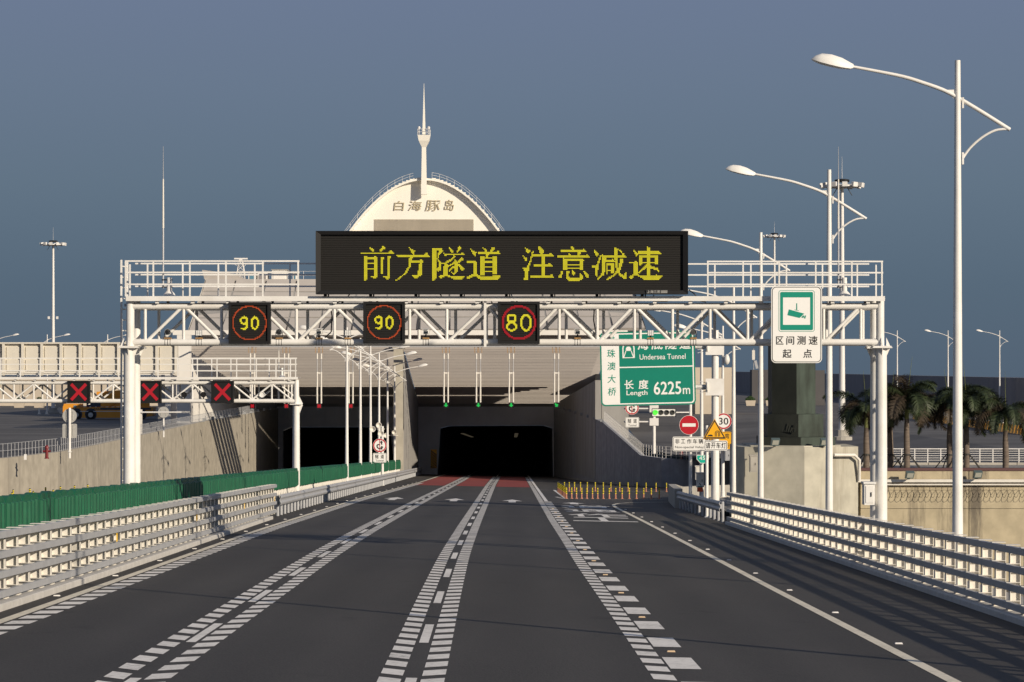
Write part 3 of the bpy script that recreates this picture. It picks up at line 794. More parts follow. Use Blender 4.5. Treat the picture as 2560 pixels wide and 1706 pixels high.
# white splayed side wall on the left with its front pier
SP = [(-35.5, 262.0), (-34.9, 268), (-31.6, 304), (-29.4, PORT - .1)]
for A, C in split([(x, y, 0) for x, y in SP], 2.6):
    q = A.lerp(C, .992); b = MB(); b.prismz([(A.x, A.y), (q.x, q.y), (q.x - .6, q.y + .1), (A.x - .6, A.y + .1)], LOT - .3, lambda x, y: min(7.5, zlv(max(y, 268)) + .9)); b.build('side_wall_panel', 'white_wall', ib)
MB().box(PX(443, 261.5), -33.4, 261.3, 262.6, LOT - .2, PZ(838, 262)).build('front_pier', 'white_wall', ib)
MB().box(-36.9, -36.2, 262.6, 300, LOT, 6.2).build('flank_wall', 'hull_stone', ib)
# right-hand wing walls
b = MB(); b.prismz([(8.85, 268), (5.45, PORT - .1), (6.1, PORT - .1), (9.5, 268)], -8, lambda x, y: interp([(268, PZ(951, 268)), (PORT, zt + .4)], y)); b.build('wing_wall', 'concrete_grey', ib)
b = MB(); b.prismz([(9.55, 268.1), (12.4, 268.1), (12.4, 300), (9.55, 300)], -8, lambda x, y: PZ(935, 268)); b.build('flank_wall', 'concrete_grey', ib)
# sloped hull above the lip: rows of stone panels with open joints
R0 = [W(469, 829, 289.9), W(1615, 822, 289.9)]; R1 = [W(514, 697, 299), W(1578, 703, 299)]
NC, NR = 14, 4
for r in range(NR):
    for c in range(NC):
        def pt(u, v):
            a = R0[0].lerp(R0[1], u); t = R1[0].lerp(R1[1], u); q = a.lerp(t, v); q.y += 1.2 * math.sin(math.pi * v) * .6; return q
        e1, e2 = .0022, .012; jit = random.uniform(0, .05)
        q = [pt(c / NC + e1, r / NR + e2), pt((c + 1) / NC - e1, r / NR + e2), pt((c + 1) / NC - e1, (r + 1) / NR - e2), pt(c / NC + e1, (r + 1) / NR - e2)]
        n = Vector((0, -.6, .8)); f = [p + n * jit for p in q]; k = [p - n * .35 for p in q]
        MB().hexa([k[0], k[1], k[2], k[3], f[0], f[1], f[2], f[3]]).build('hull_panel', 'hull_stone', ib)
b = MB(); b.add([tuple(p + Vector((0, .25, -.2))) for p in (R0[0], R0[1], R1[1], R1[0])], [(0, 1, 2, 3)]); b.build('hull_backing', 'concrete_grey', ib)
b = MB(); b.add([tuple(R0[0]), tuple(R1[0]), (R1[0].x, 335, R1[0].z), (R0[0].x, 335, R0[0].z)], [(0, 1, 2, 3)])
b.add([tuple(R0[1]), tuple(R1[1]), (R1[1].x, 335, R1[1].z), (R0[1].x, 335, R0[1].z)], [(0, 1, 2, 3)]); b.build('hull_side', 'white_wall', ib)
b = MB(); b.box(R1[0].x, R1[1].x, 299.3, 336, R1[0].z - .6, R1[0].z - .05); b.build('roof_deck', 'hull_stone', ib)
b = MB(); q = W(505, 675, 299.5); b.prism([(R1[0].x - .2, R1[0].z - .1), (R1[0].x + 4.5, R1[0].z - .1), (R1[0].x + 3.5, R1[0].z + .55), (q.x, q.z)], 299.5, 306); b.build('parapet', 'hull_stone', ib)
picket_fence('thin white guard rail on the flat roof of the island building', [(x, 301, R1[0].z - .05) for x in (-32.5, -18, 0, 13.5)], 1.0, 1.9, 'white_paint_far', 2, .03)
for (xa, xb, ya, m, lab) in ((621, 640, 684, 'window_blue', 'small blue-glazed rooftop cabin beside the radar tower'), (644, 668, 682, 'far_dark', 'dark rooftop plant box beside the blue cabin'), (680, 716, 676, 'white_wall', 'pale rooftop plant room left of the message sign'), (732, 742, 684, 'window_blue', 'narrow blue-glazed rooftop cabin next to the message sign')):
    t = thing('rooftop_unit', lab, 'rooftop unit', (PX((xa + xb) / 2, 306), 306, R1[0].z - .05))
    x0, x1, z1 = PX(xa, 306), PX(xb, 306), PZ(ya, 306)
    MB().box(x0, x1, 306, 308.5, R1[0].z - .05, z1).build('cabin', 'white_wall', t); MB().box(x0 - .1, x1 + .1, 305.9, 308.6, z1, z1 + .12).build('roof', 'concrete_grey', t)
    MB().box(x0 + .15, x1 - .15, 305.94, 305.998, R1[0].z + .2, z1 - .15).build('front_panel', m, t)
rt = thing('radar_tower', 'small white lattice radar tower on the roof', 'radar', (PX(602, 306), 306, R1[0].z - .05))
b = MB(); zc = R1[0].z - .05; zT = PZ(652, 306); cx = PX(602, 306)
for sx_, sy_ in ((-1, -1), (1, -1), (1, 1), (-1, 1)): b.tube((cx + .6 * sx_, 306 + .6 * sy_, zc), (cx + .2 * sx_, 306 + .2 * sy_, zT), .045, n=6)
b.build('tower_legs', 'white_paint_far', rt)
b = MB()
for i in range(4):
    z0 = zc + (zT - zc) * i / 4; z1 = zc + (zT - zc) * (i + 1) / 4; w0 = .6 - .1 * i; w1 = .6 - .1 * (i + 1)
    for s_ in (-1, 1): b.tube((cx - w0 * s_, 305.5, z0), (cx + w1 * s_, 305.6, z1), .028, n=5); b.tube((cx - w1, 305.6, z1), (cx + w1, 305.6, z1), .028, n=5)
b.tube((cx + .3, 305.8, zT - .9), (cx + .75, 305.8, zT - .3), .03, n=5); b.tube((cx - .3, 305.8, zT - .6), (cx - .7, 305.8, zT - .5), .03, n=5)
b.build('bracing', 'white_paint_far', rt)
MB().box(cx - .2, cx + .2, 305.8, 306.2, zT, zT + .15).build('turntable', 'white_paint_far', rt)
MB().box(PX(585.5, 306), PX(619, 306), 305.9, 306.1, zT + .15, zT + .32).build('scanner_bar', 'white_paint_far', rt)

# ------------------------------------------------------------------ white arch with mast
DA = 340.0
ah = thing('arch_building', 'tall white parabolic arch building with bronze characters', 'building', W(1062, 700, DA))
ax0 = PX(1062, DA); k_ = FP / DA
def arch(hw577, apex_y, ybot, n=28):
    P = []
    for i in range(n + 1):
        u = -1 + 2 * i / n; hb = hw577 * math.sqrt((ybot - apex_y) / (577 - apex_y)); x = u * hb; y = apex_y + (x / hw577) ** 2 * (577 - apex_y)
        P.append((ax0 + x / k_, PZ(y, DA)))
    return P
A1 = arch(181, 452, 705); A2 = arch(187, 447, 705)
MB().prism(A1, DA, DA + 10).build('front_wall', 'arch_white', ah)
b = MB(); n = len(A1)
for i in range(n - 1): b.hexa([(A1[i][0], DA - .9, A1[i][1]), (A1[i + 1][0], DA - .9, A1[i + 1][1]), (A1[i + 1][0], DA + 12, A1[i + 1][1]), (A1[i][0], DA + 12, A1[i][1]), (A2[i][0], DA - .9, A2[i][1]), (A2[i + 1][0], DA - .9, A2[i + 1][1]), (A2[i + 1][0], DA + 12, A2[i + 1][1]), (A2[i][0], DA + 12, A2[i][1])])
b.build('arch_rim', 'arch_white', ah)
A3 = arch(188.5, 445.5, 600, 44)
for i in range(len(A3) - 1):
    if abs(A3[i][0] - ax0) > .9:
        p_, q_ = A3[i], A3[i + 1]; MB().box(min(p_[0], q_[0]), max(p_[0], q_[0]), DA - .5, DA + .9, min(p_[1], q_[1]) - .02, min(p_[1], q_[1]) + .10).build('stair_tread', 'arch_white', ah)
hb = MB()
for A_, up in ((A3, .4), (A3, .75)):
    hb.path([(x, DA - .7, z + up) for x, z in A_[:20]], .02, 5); hb.path([(x, DA - .7, z + up) for x, z in A_[24:]], .02, 5)
hb.build('handrail', 'white_paint_far', ah)
for i in list(range(0, 20, 2)) + list(range(24, 45, 2)):
    x, z = A3[i]; MB().tube((x, DA - .7, z), (x, DA - .7, z + .76), .02, n=5).build('handrail_post', 'white_paint_far', ah)
xg0, xg1 = PX(935.5, DA), PX(1184, DA)
for i in range(26):
    z = PZ(549, DA) - .12 - i * .155; MB().hexa([(xg0, DA - .05, z), (xg1, DA - .05, z), (xg1, DA + .02, z + .03), (xg0, DA + .02, z + .03), (xg0, DA - .10, z + .10), (xg1, DA - .10, z + .10), (xg1, DA - .02, z + .135), (xg0, DA - .02, z + .135)]).build('grille_slat', 'grille', ah)
for ch, x0, x1, y0, y1 in (('白', 986, 1010, 503, 527), ('海', 1022, 1054, 503, 527), ('豚', 1065, 1101, 501, 528), ('岛', 1112, 1135, 500, 527)):
    b = MB(); text_in(b, ch, PX(x0, DA), PX(x1, DA), PZ(y1, DA), PZ(y0, DA), DA - .16, .012, .12, .12); b.build('character', 'arch_letter', ah)
am = thing('spire_mast', 'slender white mast with a railed pod and needle spire on the arch', 'mast', W(1060, 487, DA - 1.2))
def seg(b, y0, w0, y1, w1, d=DA - 1.2):
    c0, c1 = W(1060, y0, d), W(1060, y1, d); a, c = w0 / k_ / 2, w1 / k_ / 2
    b.hexa([c0 + Vector((-a, -a, 0)), c0 + Vector((a, -a, 0)), c0 + Vector((a, a, 0)), c0 + Vector((-a, a, 0)), c1 + Vector((-c, -c, 0)), c1 + Vector((c, -c, 0)), c1 + Vector((c, c, 0)), c1 + Vector((-c, c, 0))])
b = MB(); seg(b, 487, 14, 369, 10.5); b.build('shaft', 'arch_white', am)
b = MB(); seg(b, 369, 10.5, 353, 26); seg(b, 353, 26, 339, 31); b.build('pod', 'arch_white', am)
b = MB(); seg(b, 339, 8, 285, 5); seg(b, 285, 5, 209, .6); b.build('spire', 'arch_white', am)
b = MB(); c = W(1060, 339, DA - 1.2); h = 15 / k_
for s1, s2 in ((-1, -1), (1, -1), (1, 1), (-1, 1)): b.tube(c + Vector((h * s1, h * s2, 0)), c + Vector((h * s1, h * s2, .8)), .035, n=5)
for z in (.4, .8):
    for q1, q2 in (((-1, -1), (1, -1)), ((1, -1), (1, 1)), ((1, 1), (-1, 1)), ((-1, 1), (-1, -1))): b.tube(c + Vector((h * q1[0], h * q1[1], z)), c + Vector((h * q2[0], h * q2[1], z)), .03, n=5)
b.build('pod_railing', 'white_paint_far', am)
for s_ in (-1, 1): MB().lathe([(.05, 0), (.05, .7), (.16, .75), (.2, .9), (.12, 1.05)], c + Vector((s_ * h * .8, -h * .6, .1)), 10).build('obstruction_light', 'white_paint_far', am)
# ------------------------------------------------------------------ main gantry over the open carriageway
GD, GB = 70.0, 71.15                         # front and back truss planes
g1 = thing('sign_gantry', 'large white tubular truss gantry across the road carrying the message sign', 'gantry', (0, GD, road(0, GD)))
XP0, XP1 = PX(323, GD), PX(2203, GD)         # post axes
zt1, zb1 = PZ(766, GD), PZ(856, GD)
RCH = .092
def truss(root, D, xa, xb, zt_, zb_, rch, rw, nodes, m='white_paint'):
    MB().tube((xa, D, zt_), (xb, D, zt_), rch, n=14).build('top_chord', m, root, True)
    MB().tube((xa, D, zb_), (xb, D, zb_), rch, n=14).build('bottom_chord', m, root, True)
    for i, x in enumerate(nodes):
        MB().tube((x, D, zb_), (x, D, zt_), rw * .92, n=10).build('strut', m, root, True)
        if i < len(nodes) - 1:
            x2 = nodes[i + 1]; up = (i % 2 == 0)
            p_, q_ = ((x + .05, D, zb_ + .03), (x2 - .05, D, zt_ - .03)) if up else ((x + .05, D, zt_ - .03), (x2 - .05, D, zb_ + .03))
            MB().tube(p_, q_, rw, n=10).build('brace', m, root, True)
nodes = [PX(x, GD) for x in (363, 459, 554, 645, 741, 836, 933, 1024, 1117, 1216, 1307, 1398, 1493, 1586, 1681, 1775, 1869, 1962, 2059, 2152)]
truss(g1, GD, XP0, XP1, zt1, zb1, RCH, .047, nodes)
nodesb = [n_ + .22 for n_ in nodes]
truss(g1, GB, XP0 + .1, XP1 - .1, zt1, zb1, RCH, .047, nodesb)
for n_ in nodes[::2]:                         # cross ties between the two trusses
    MB().tube((n_, GD, zb1), (n_, GB, zb1), .035, n=8).build('cross_tie', 'white_paint', g1)
    MB().tube((n_, GD, zt1), (n_, GB, zt1), .035, n=8).build('cross_tie', 'white_paint', g1)
for x in (XP0, XP1):
    for D in (GD, GB):
        zg = road(x, D) - .3; zf = PZ(869, GD)
        s_ = -1 if x < 0 else 1
        MB().tube((x, D, zg), (x, D, zf), .175 if D == GD else .15, .155 if D == GD else .14, n=20).build('post', 'white_paint', g1, True)
        MB().tube((x - s_ * .03, D, zf), (x - s_ * .03, D, PZ(742, GD)), .115, n=16).build('end_column', 'white_paint', g1, True)
        b = MB(); b.box(x - .27, x + .27, D - .27, D + .27, zf - .02, zf + .012); b.box(x - .25, x + .25, D - .25, D + .25, zf + .014, zf + .04); b.build('flange', 'white_paint', g1)
        b = MB()
        for dx, dy in ((1, 0), (-1, 0), (0, 1), (0, -1)):
            for up in (1, -1):
                z0 = zf + (.04 if up > 0 else -.02)
                p0 = Vector((x + dx * .14, D + dy * .14, z0)); p1 = Vector((x + dx * .25, D + dy * .25, z0)); p2 = Vector((x + dx * .14, D + dy * .14, z0 + up * .24))
                n_ = Vector((-dy, dx, 0)) * .008; b.add([p0 - n_, p1 - n_, p2 - n_, p0 + n_, p1 + n_, p2 + n_], [(0, 1, 2), (5, 4, 3), (0, 3, 4, 1), (1, 4, 5, 2), (2, 5, 3, 0)])
        b.build('gusset', 'white_paint', g1)
for i in range(8):                            # lattice between front and back post on the right
    z0 = road(XP1, GD) + .2 + i * .72; sgn = 1 if i % 2 else -1
    MB().tube((XP1, GD, z0 if sgn > 0 else z0 + .72), (XP1, GB, z0 + .72 if sgn > 0 else z0), .045, n=8).build('post_lacing', 'white_paint', g1)
# walkway, kickers and railings
zw = PZ(747, GD)
MB().box(PX(318, GD), PX(2209, GD), GD - .26, GD - .22, zw - .075, zw + .06).build('walkway_fascia', 'white_paint', g1)
MB().box(PX(318, GD), PX(2209, GD), GD - .21, GB + .25, zw + .02, zw + .045).build('walkway_deck', 'galvanised', g1)
xk = PX(395, GD); step = .985
while xk < XP1 - .1:
    MB().box(xk - .05, xk + .05, GD - .2, GD - .12, zt1 + RCH - .02, zw - .076).build('kicker', 'white_paint', g1)
    MB().box(xk + .09, xk + .14, GB - .05, GB + .2, zt1 + RCH - .02, zw - .0).build('bearer', 'black_box', g1); xk += step
def railing(root, x0, x1, D, zbase, ztop, xs, r=.021, post=True):
    zs = [zbase + (ztop - zbase) * t for t in (.345, .68, 1.0)]
    for z in zs: MB().box(x0, x1, D - r, D + r, z - r, z + r).build('guard_rail', 'white_paint', root)
    for x in xs: MB().box(x - r, x + r, D - r - .004, D + r + .004, zbase, ztop - r - .001).build('rail_post', 'white_paint', root)
zr = PZ(654, GD)
railing(g1, PX(315, GD), PX(750, GD), GD - .2, zw + .05, zr, [PX(x, GD) for x in (317, 386, 477, 567, 659, 747)])
railing(g1, PX(320, GD), PX(735, GD), GB + .2, zw + .05, zr + .0, [PX(x, GB + .2) for x in (325, 369, 457, 546, 637, 725)])
railing(g1, PX(1766, GD), PX(2205, GD), GD - .2, zw + .05, PZ(655, GD), [PX(x, GD) for x in (1768, 1856, 1946, 2037, 2127, 2202)])
railing(g1, PX(1700, GD), PX(2190, GD), GB + .2, zw + .05, PZ(655, GD), [PX(x, GB + .2) for x in (1787, 1877, 1966, 2056, 2143, 2190)])
railing(g1, PX(735, GD), PX(800, GD), GB + .2, zw + .05, zr, [])
MB().box(PX(1213, GD) - .035, PX(1213, GD) + .035, GD - .16, GD - .11, PZ(868, GD), zw + .06).build('cable_tray', 'white_paint', g1)
# ladder with cage strip at the left post
lx = PX(301, GD)
b = MB(); b.bar((lx - .05, GD + .5, road(lx, GD)), (lx - .05, GD + .5, PZ(648, GD)), .05, .05); b.bar((lx + .05, GD + .95, road(lx, GD)), (lx + .05, GD + .95, PZ(648, GD)), .05, .05); b.build('ladder_stile', 'white_paint', g1)
me = MB().bar((lx - .05, GD + .5, 0), (lx + .05, GD + .95, 0), .03, .03).mesh('ladder_rung', 'white_paint')
z = road(lx, GD) + .5
while z < PZ(660, GD): inst('ladder_rung', me, (0, 0, z), g1).location = Vector((0, 0, z)) - OFF[g1]; z += .3
MB().box(lx, XP0, GD + .7, GD + .76, PZ(765, GD), PZ(758, GD)).build('ladder_tie', 'galvanised', g1)

# ------------------------------------------------------------------ LED displays
def led_dots(mb, polys, x0, x1, z0, z1, pitch, y, fill=.80):
    n = 0; h = pitch * fill / 2
    z = z0
    bb = [(min(p[0] for p in P), max(p[0] for p in P), min(p[1] for p in P), max(p[1] for p in P)) for P in polys]
    while z < z1:
        x = x0
        while x < x1:
            for P, q in zip(polys, bb):
                if q[0] <= x <= q[1] and q[2] <= z <= q[3] and inpoly(x, z, P):
                    mb.add([(x - h, y, z - h), (x + h, y, z - h), (x + h, y, z + h), (x - h, y, z + h)], [(0, 1, 2, 3)]); n += 1; break
            x += pitch
        z += pitch
    return n
VD = 69.55                                    # face of the message sign
vm = thing('message_sign', 'wide black LED message sign with yellow Chinese characters', 'LED sign', W(1255, 735, VD + .3))
def vpx(x0, y0, x1, y1, D): return PX(x0, D), PX(x1, D), PZ(y1, D), PZ(y0, D)
x0, x1, z0, z1 = vpx(789.5, 578, 1720, 735.5, VD)
MB().box(x0, x1, VD + .06, VD + .42, z0, z1).build('cabinet', 'black_box', vm)
b = MB(); fr = .11
b.hexa([(x0, VD - .06, z0), (x0 + .14, VD - .02, z0 + .10), (x0 + .14, VD + .058, z0 + .10), (x0, VD + .058, z0), (x0, VD - .06, z1), (x0 + .14, VD - .02, z1 - .10), (x0 + .14, VD + .058, z1 - .10), (x0, VD + .058, z1)])
b.hexa([(x1 - .14, VD - .02, z0 + .10), (x1, VD - .06, z0), (x1, VD + .058, z0), (x1 - .14, VD + .058, z0 + .10), (x1 - .14, VD - .02, z1 - .10), (x1, VD - .06, z1), (x1, VD + .058, z1), (x1 - .14, VD + .058, z1 - .10)])
b.build('side_bezel', 'black_box', vm)
b = MB(); b.hexa([(x0 + .002, VD - .058, z1 + .001), (x1 - .002, VD - .058, z1 + .001), (x1 - .142, VD - .02, z1 - .10), (x0 + .142, VD - .02, z1 - .10), (x0 + .002, VD + .057, z1 + .001), (x1 - .002, VD + .057, z1 + .001), (x1 - .142, VD + .057, z1 - .10), (x0 + .142, VD + .057, z1 - .10)])
b.hexa([(x0 + .142, VD - .02, z0 + .10), (x1 - .142, VD - .02, z0 + .10), (x1 - .002, VD - .058, z0 - .001), (x0 + .002, VD - .058, z0 - .001), (x0 + .142, VD + .057, z0 + .10), (x1 - .142, VD + .057, z0 + .10), (x1 - .002, VD + .057, z0 - .001), (x0 + .002, VD + .057, z0 - .001)])
b.build('bezel_strip', 'black_box', vm)
sc = VD / FP
# unlit face with its grid of lamps: horizontal and vertical rows of tiny hoods
def led_face(name, root, xa, xb, za, zb, y, cell):
    b = MB(); b.box(xa, xb, y, y + .05, za, zb); b.build(name, 'led_off', root)
    b = MB(); z = za
    while z < zb: b.add([(xa, y - .001, z), (xb, y - .001, z), (xb, y - .012, z + .006), (xa, y - .012, z + .006)], [(0, 1, 2, 3)]); z += cell
    b.build('louvre_hoods', 'black_box', root)
led_face('led_face', vm, x0 + .141, x1 - .141, z0 + .101, z1 - .101, VD + .055, .0311 * 2)
CA = {'前': [[(690,230),(768,265),(745,303),(718,270)],[(855,215),(905,245),(832,298),(820,288),(848,250)],[(588,297),(940,297),(965,272),(1014,324),(600,324)],[(642,338),(682,350),(682,600),(668,640),(642,640)],[(642,354),(795,354),(795,380),(642,380)],[(755,338),(797,355),(797,600),(770,627),(703,592),(755,592)],[(680,424),(760,424),(760,446),(680,446)],[(680,491),(760,491),(760,514),(680,514)],[(835,352),(890,370),(873,390),(873,560),(835,572)],[(918,338),(972,355),(958,370),(958,612),(925,640),(888,608),(836,588),(918,588)]],
'方': [[(1178,230),(1262,285),(1245,327),(1218,300)],[(1028,326),(1380,326),(1405,302),(1439,352),(1045,352)],[(1193,350),(1236,350),(1208,470),(1162,552),(1050,640),(1026,640),(1128,560),(1183,470)],[(1222,394),(1320,394),(1335,383),(1370,415),(1347,432),(1347,572),(1270,628),(1205,572),(1288,572),(1306,500),(1318,422),(1222,422)]],
'隧': [[(1478,243),(1521,243),(1521,610),(1500,640),(1478,640)],[(1515,248),(1592,248),(1606,290),(1558,330),(1543,380),(1588,430),(1583,512),(1540,544),(1526,500),(1558,480),(1553,430),(1530,385),(1541,320),(1562,275),(1515,272)],[(1600,298),(1662,330),(1638,352)],[(1578,423),(1630,423),(1655,398),(1660,568),(1690,588),(1745,598),(1878,590),(1842,630),(1745,630),(1640,588),(1580,622),(1548,595),(1613,568),(1616,442),(1578,442)],[(1673,230),(1737,285),(1717,312),(1688,270)],[(1800,218),(1837,250),(1782,308),(1772,290)],[(1648,316),(1820,316),(1837,298),(1878,338),(1648,338)],[(1738,335),(1762,350),(1702,412),(1650,428),(1643,410),(1700,385)],[(1738,368),(1782,420),(1782,530),(1742,582),(1698,535),(1742,550),(1748,430)],[(1742,416),(1757,435),(1672,478),(1660,465)],[(1748,456),(1760,475),(1682,534),(1668,520)],[(1830,358),(1865,385),(1792,433),(1782,415)],[(1788,430),(1865,500),(1842,533),(1783,450)]],
'道': [[(1943,258),(2013,300),(1997,352),(1968,310)],[(1903,406),(1970,406),(1995,398),(2028,430),(2013,440),(2013,572),(1973,572),(1973,428),(1903,428)],[(1903,600),(1970,568),(2015,568),(2070,590),(2314,588),(2287,630),(2060,630),(1990,588),(1925,622),(1903,617)],[(2083,230),(2150,275),(2132,302),(2108,270)],[(2210,230),(2247,250),(2192,300),(2178,290)],[(2028,300),(2260,300),(2280,273),(2314,327),(2028,327)],[(2133,322),(2167,322),(2152,356),(2128,356)],[(2066,343),(2109,343),(2109,587),(2066,587)],[(2217,343),(2262,350),(2260,572),(2217,572)],[(2100,357),(2225,357),(2225,381),(2100,381)],[(2100,407),(2225,407),(2225,425),(2100,425)],[(2100,468),(2225,468),(2225,491),(2100,491)],[(2100,524),(2225,524),(2225,546),(2100,546)]]}
CB = {'注': [[(126,166),(227,225),(187,268),(158,240)],[(90,283),(172,345),(152,387),(126,355)],[(243,233),(264,233),(243,330),(194,490),(180,657),(120,657),(136,540),(90,484),(158,484),(213,370),(232,290)],[(328,166),(364,166),(428,225),(402,290),(368,290)],[(235,282),(500,282),(522,248),(582,318),(235,318)],[(378,300),(432,300),(432,625),(378,625)],[(260,436),(475,436),(503,398),(564,467),(275,467)],[(208,602),(515,602),(538,568),(582,637),(230,637)]],
'意': [[(818,166),(867,166),(888,215),(858,226)],[(681,216),(1000,216),(1005,198),(1032,198),(1072,249),(681,249)],[(785,248),(833,302),(788,308)],[(923,248),(988,248),(942,302),(918,302)],[(615,302),(1055,302),(1070,283),(1120,335),(630,335)],[(716,335),(770,350),(770,517),(716,517)],[(968,350),(1000,338),(1037,375),(1020,387),(1020,517),(968,517)],[(716,352),(1010,352),(1010,385),(716,385)],[(760,423),(975,423),(975,452),(760,452)],[(760,473),(975,473),(975,502),(760,502)],[(688,518),(714,545),(682,637),(633,620),(668,580)],[(753,518),(818,545),(797,562),(803,638),(958,638),(958,553),(1002,590),(1018,630),(967,674),(798,674),(753,640)],[(838,503),(897,565),(877,602),(850,575)],[(1013,518),(1102,595),(1082,637),(1038,590)]],
'减': [[(1170,203),(1252,275),(1217,318),(1188,260)],[(1268,288),(1294,288),(1244,442),(1213,442)],[(1198,438),(1240,438),(1234,612),(1188,600)],[(1153,452),(1212,452),(1212,472),(1153,472)],[(1288,253),(1320,285),(1357,300),(1352,500),(1332,582),(1230,674),(1222,655),(1288,570),(1303,300)],[(1310,286),(1600,286),(1615,253),(1662,320),(1310,320)],[(1353,356),(1440,356),(1450,338),(1492,387),(1353,387)],[(1356,418),(1387,418),(1387,582),(1356,582)],[(1356,418),(1472,418),(1472,452),(1356,452)],[(1438,418),(1477,418),(1477,572),(1438,572)],[(1356,508),(1477,508),(1477,537),(1356,537)],[(1488,166),(1532,190),(1527,460),(1582,572),(1638,602),(1652,506),(1677,657),(1640,657),(1556,592),(1496,460),(1488,300)],[(1578,338),(1627,360),(1582,502),(1502,592),(1375,674),(1356,655),(1488,570),(1543,480)],[(1528,188),(1608,230),(1588,268)]],
'速': [[(1763,203),(1842,265),(1822,322),(1788,260)],[(1713,388),(1780,388),(1805,373),(1843,410),(1832,582),(1778,582),(1778,412),(1713,412)],[(1713,610),(1780,572),(1830,572),(1880,604),(2105,604),(2105,588),(2217,598),(2167,657),(1930,657),(1850,612),(1790,592),(1737,657),(1713,640)],[(1838,234),(2120,234),(2140,216),(2202,270),(1838,270)],[(1980,166),(2048,190),(2032,200),(2032,612),(1980,612)],[(1863,288),(1912,288),(1912,432),(1863,452)],[(2098,288),(2150,288),(2150,437),(2098,437)],[(1863,300),(2150,300),(2150,334),(1863,334)],[(1910,388),(2100,388),(2100,412),(1910,412)],[(1970,428),(1987,462),(1850,574),(1840,555)],[(2033,453),(2142,490),(2170,572),(2120,522),(2033,492)]]}
for S, ox, oy, sca in ((CA, 780, 570, 4.902), (CB, 1290, 590, 6.033)):
    for ch, polys in S.items():
        Pw = [[(PX(ox + u / sca, VD), PZ(oy + v / sca, VD)) for u, v in P] for P in polys]
        xs_ = [p[0] for P in Pw for p in P]; zs_ = [p[1] for P in Pw for p in P]
        b = MB(); led_dots(b, Pw, min(xs_), max(xs_), min(zs_), max(zs_), .0309, VD + .034, .76)
        b.build('lit_character', 'led_yellow', vm)
lp = thing('maker_plate', 'small grey maker plate on the lower right rim of the message sign', 'label', W(1642, 730, VD - .06))
b = MB(); xa, xb, za, zb = vpx(1615, 725, 1669.5, 735, VD); b.box(xa, xb, VD - .075, VD - .062, za, zb); b.build('plate', 'sign_black', lp)
b = MB(); text_in(b, '上海三思', PX(1617, VD), PX(1650, VD), PZ(733.5, VD), PZ(726.5, VD), VD - .079, .02); b.build('lettering', 'sign_back', lp)
b = MB()
for i, y_ in enumerate((727.2, 729.5, 731.8)): b.add([(PX(1652, VD), VD - .079, PZ(y_ + 1.2, VD)), (PX(1668, VD), VD - .079, PZ(y_ + 1.2, VD)), (PX(1668, VD), VD - .079, PZ(y_, VD)), (PX(1652, VD), VD - .079, PZ(y_, VD))], [(0, 1, 2, 3)])
b.build('fine_print', 'sign_back', lp)
for i in range(8):                            # feet of the message sign
    x = PX(812 + i * 113.5, VD); MB().box(x - .04, x + .04, VD + .12, VD + .3, zw + .045, z0 - .001).build('foot', 'black_box', vm); MB().box(x + .07, x + .10, VD + .12, VD + .3, zw + .045, z0 - .001).build('foot', 'black_box', vm)

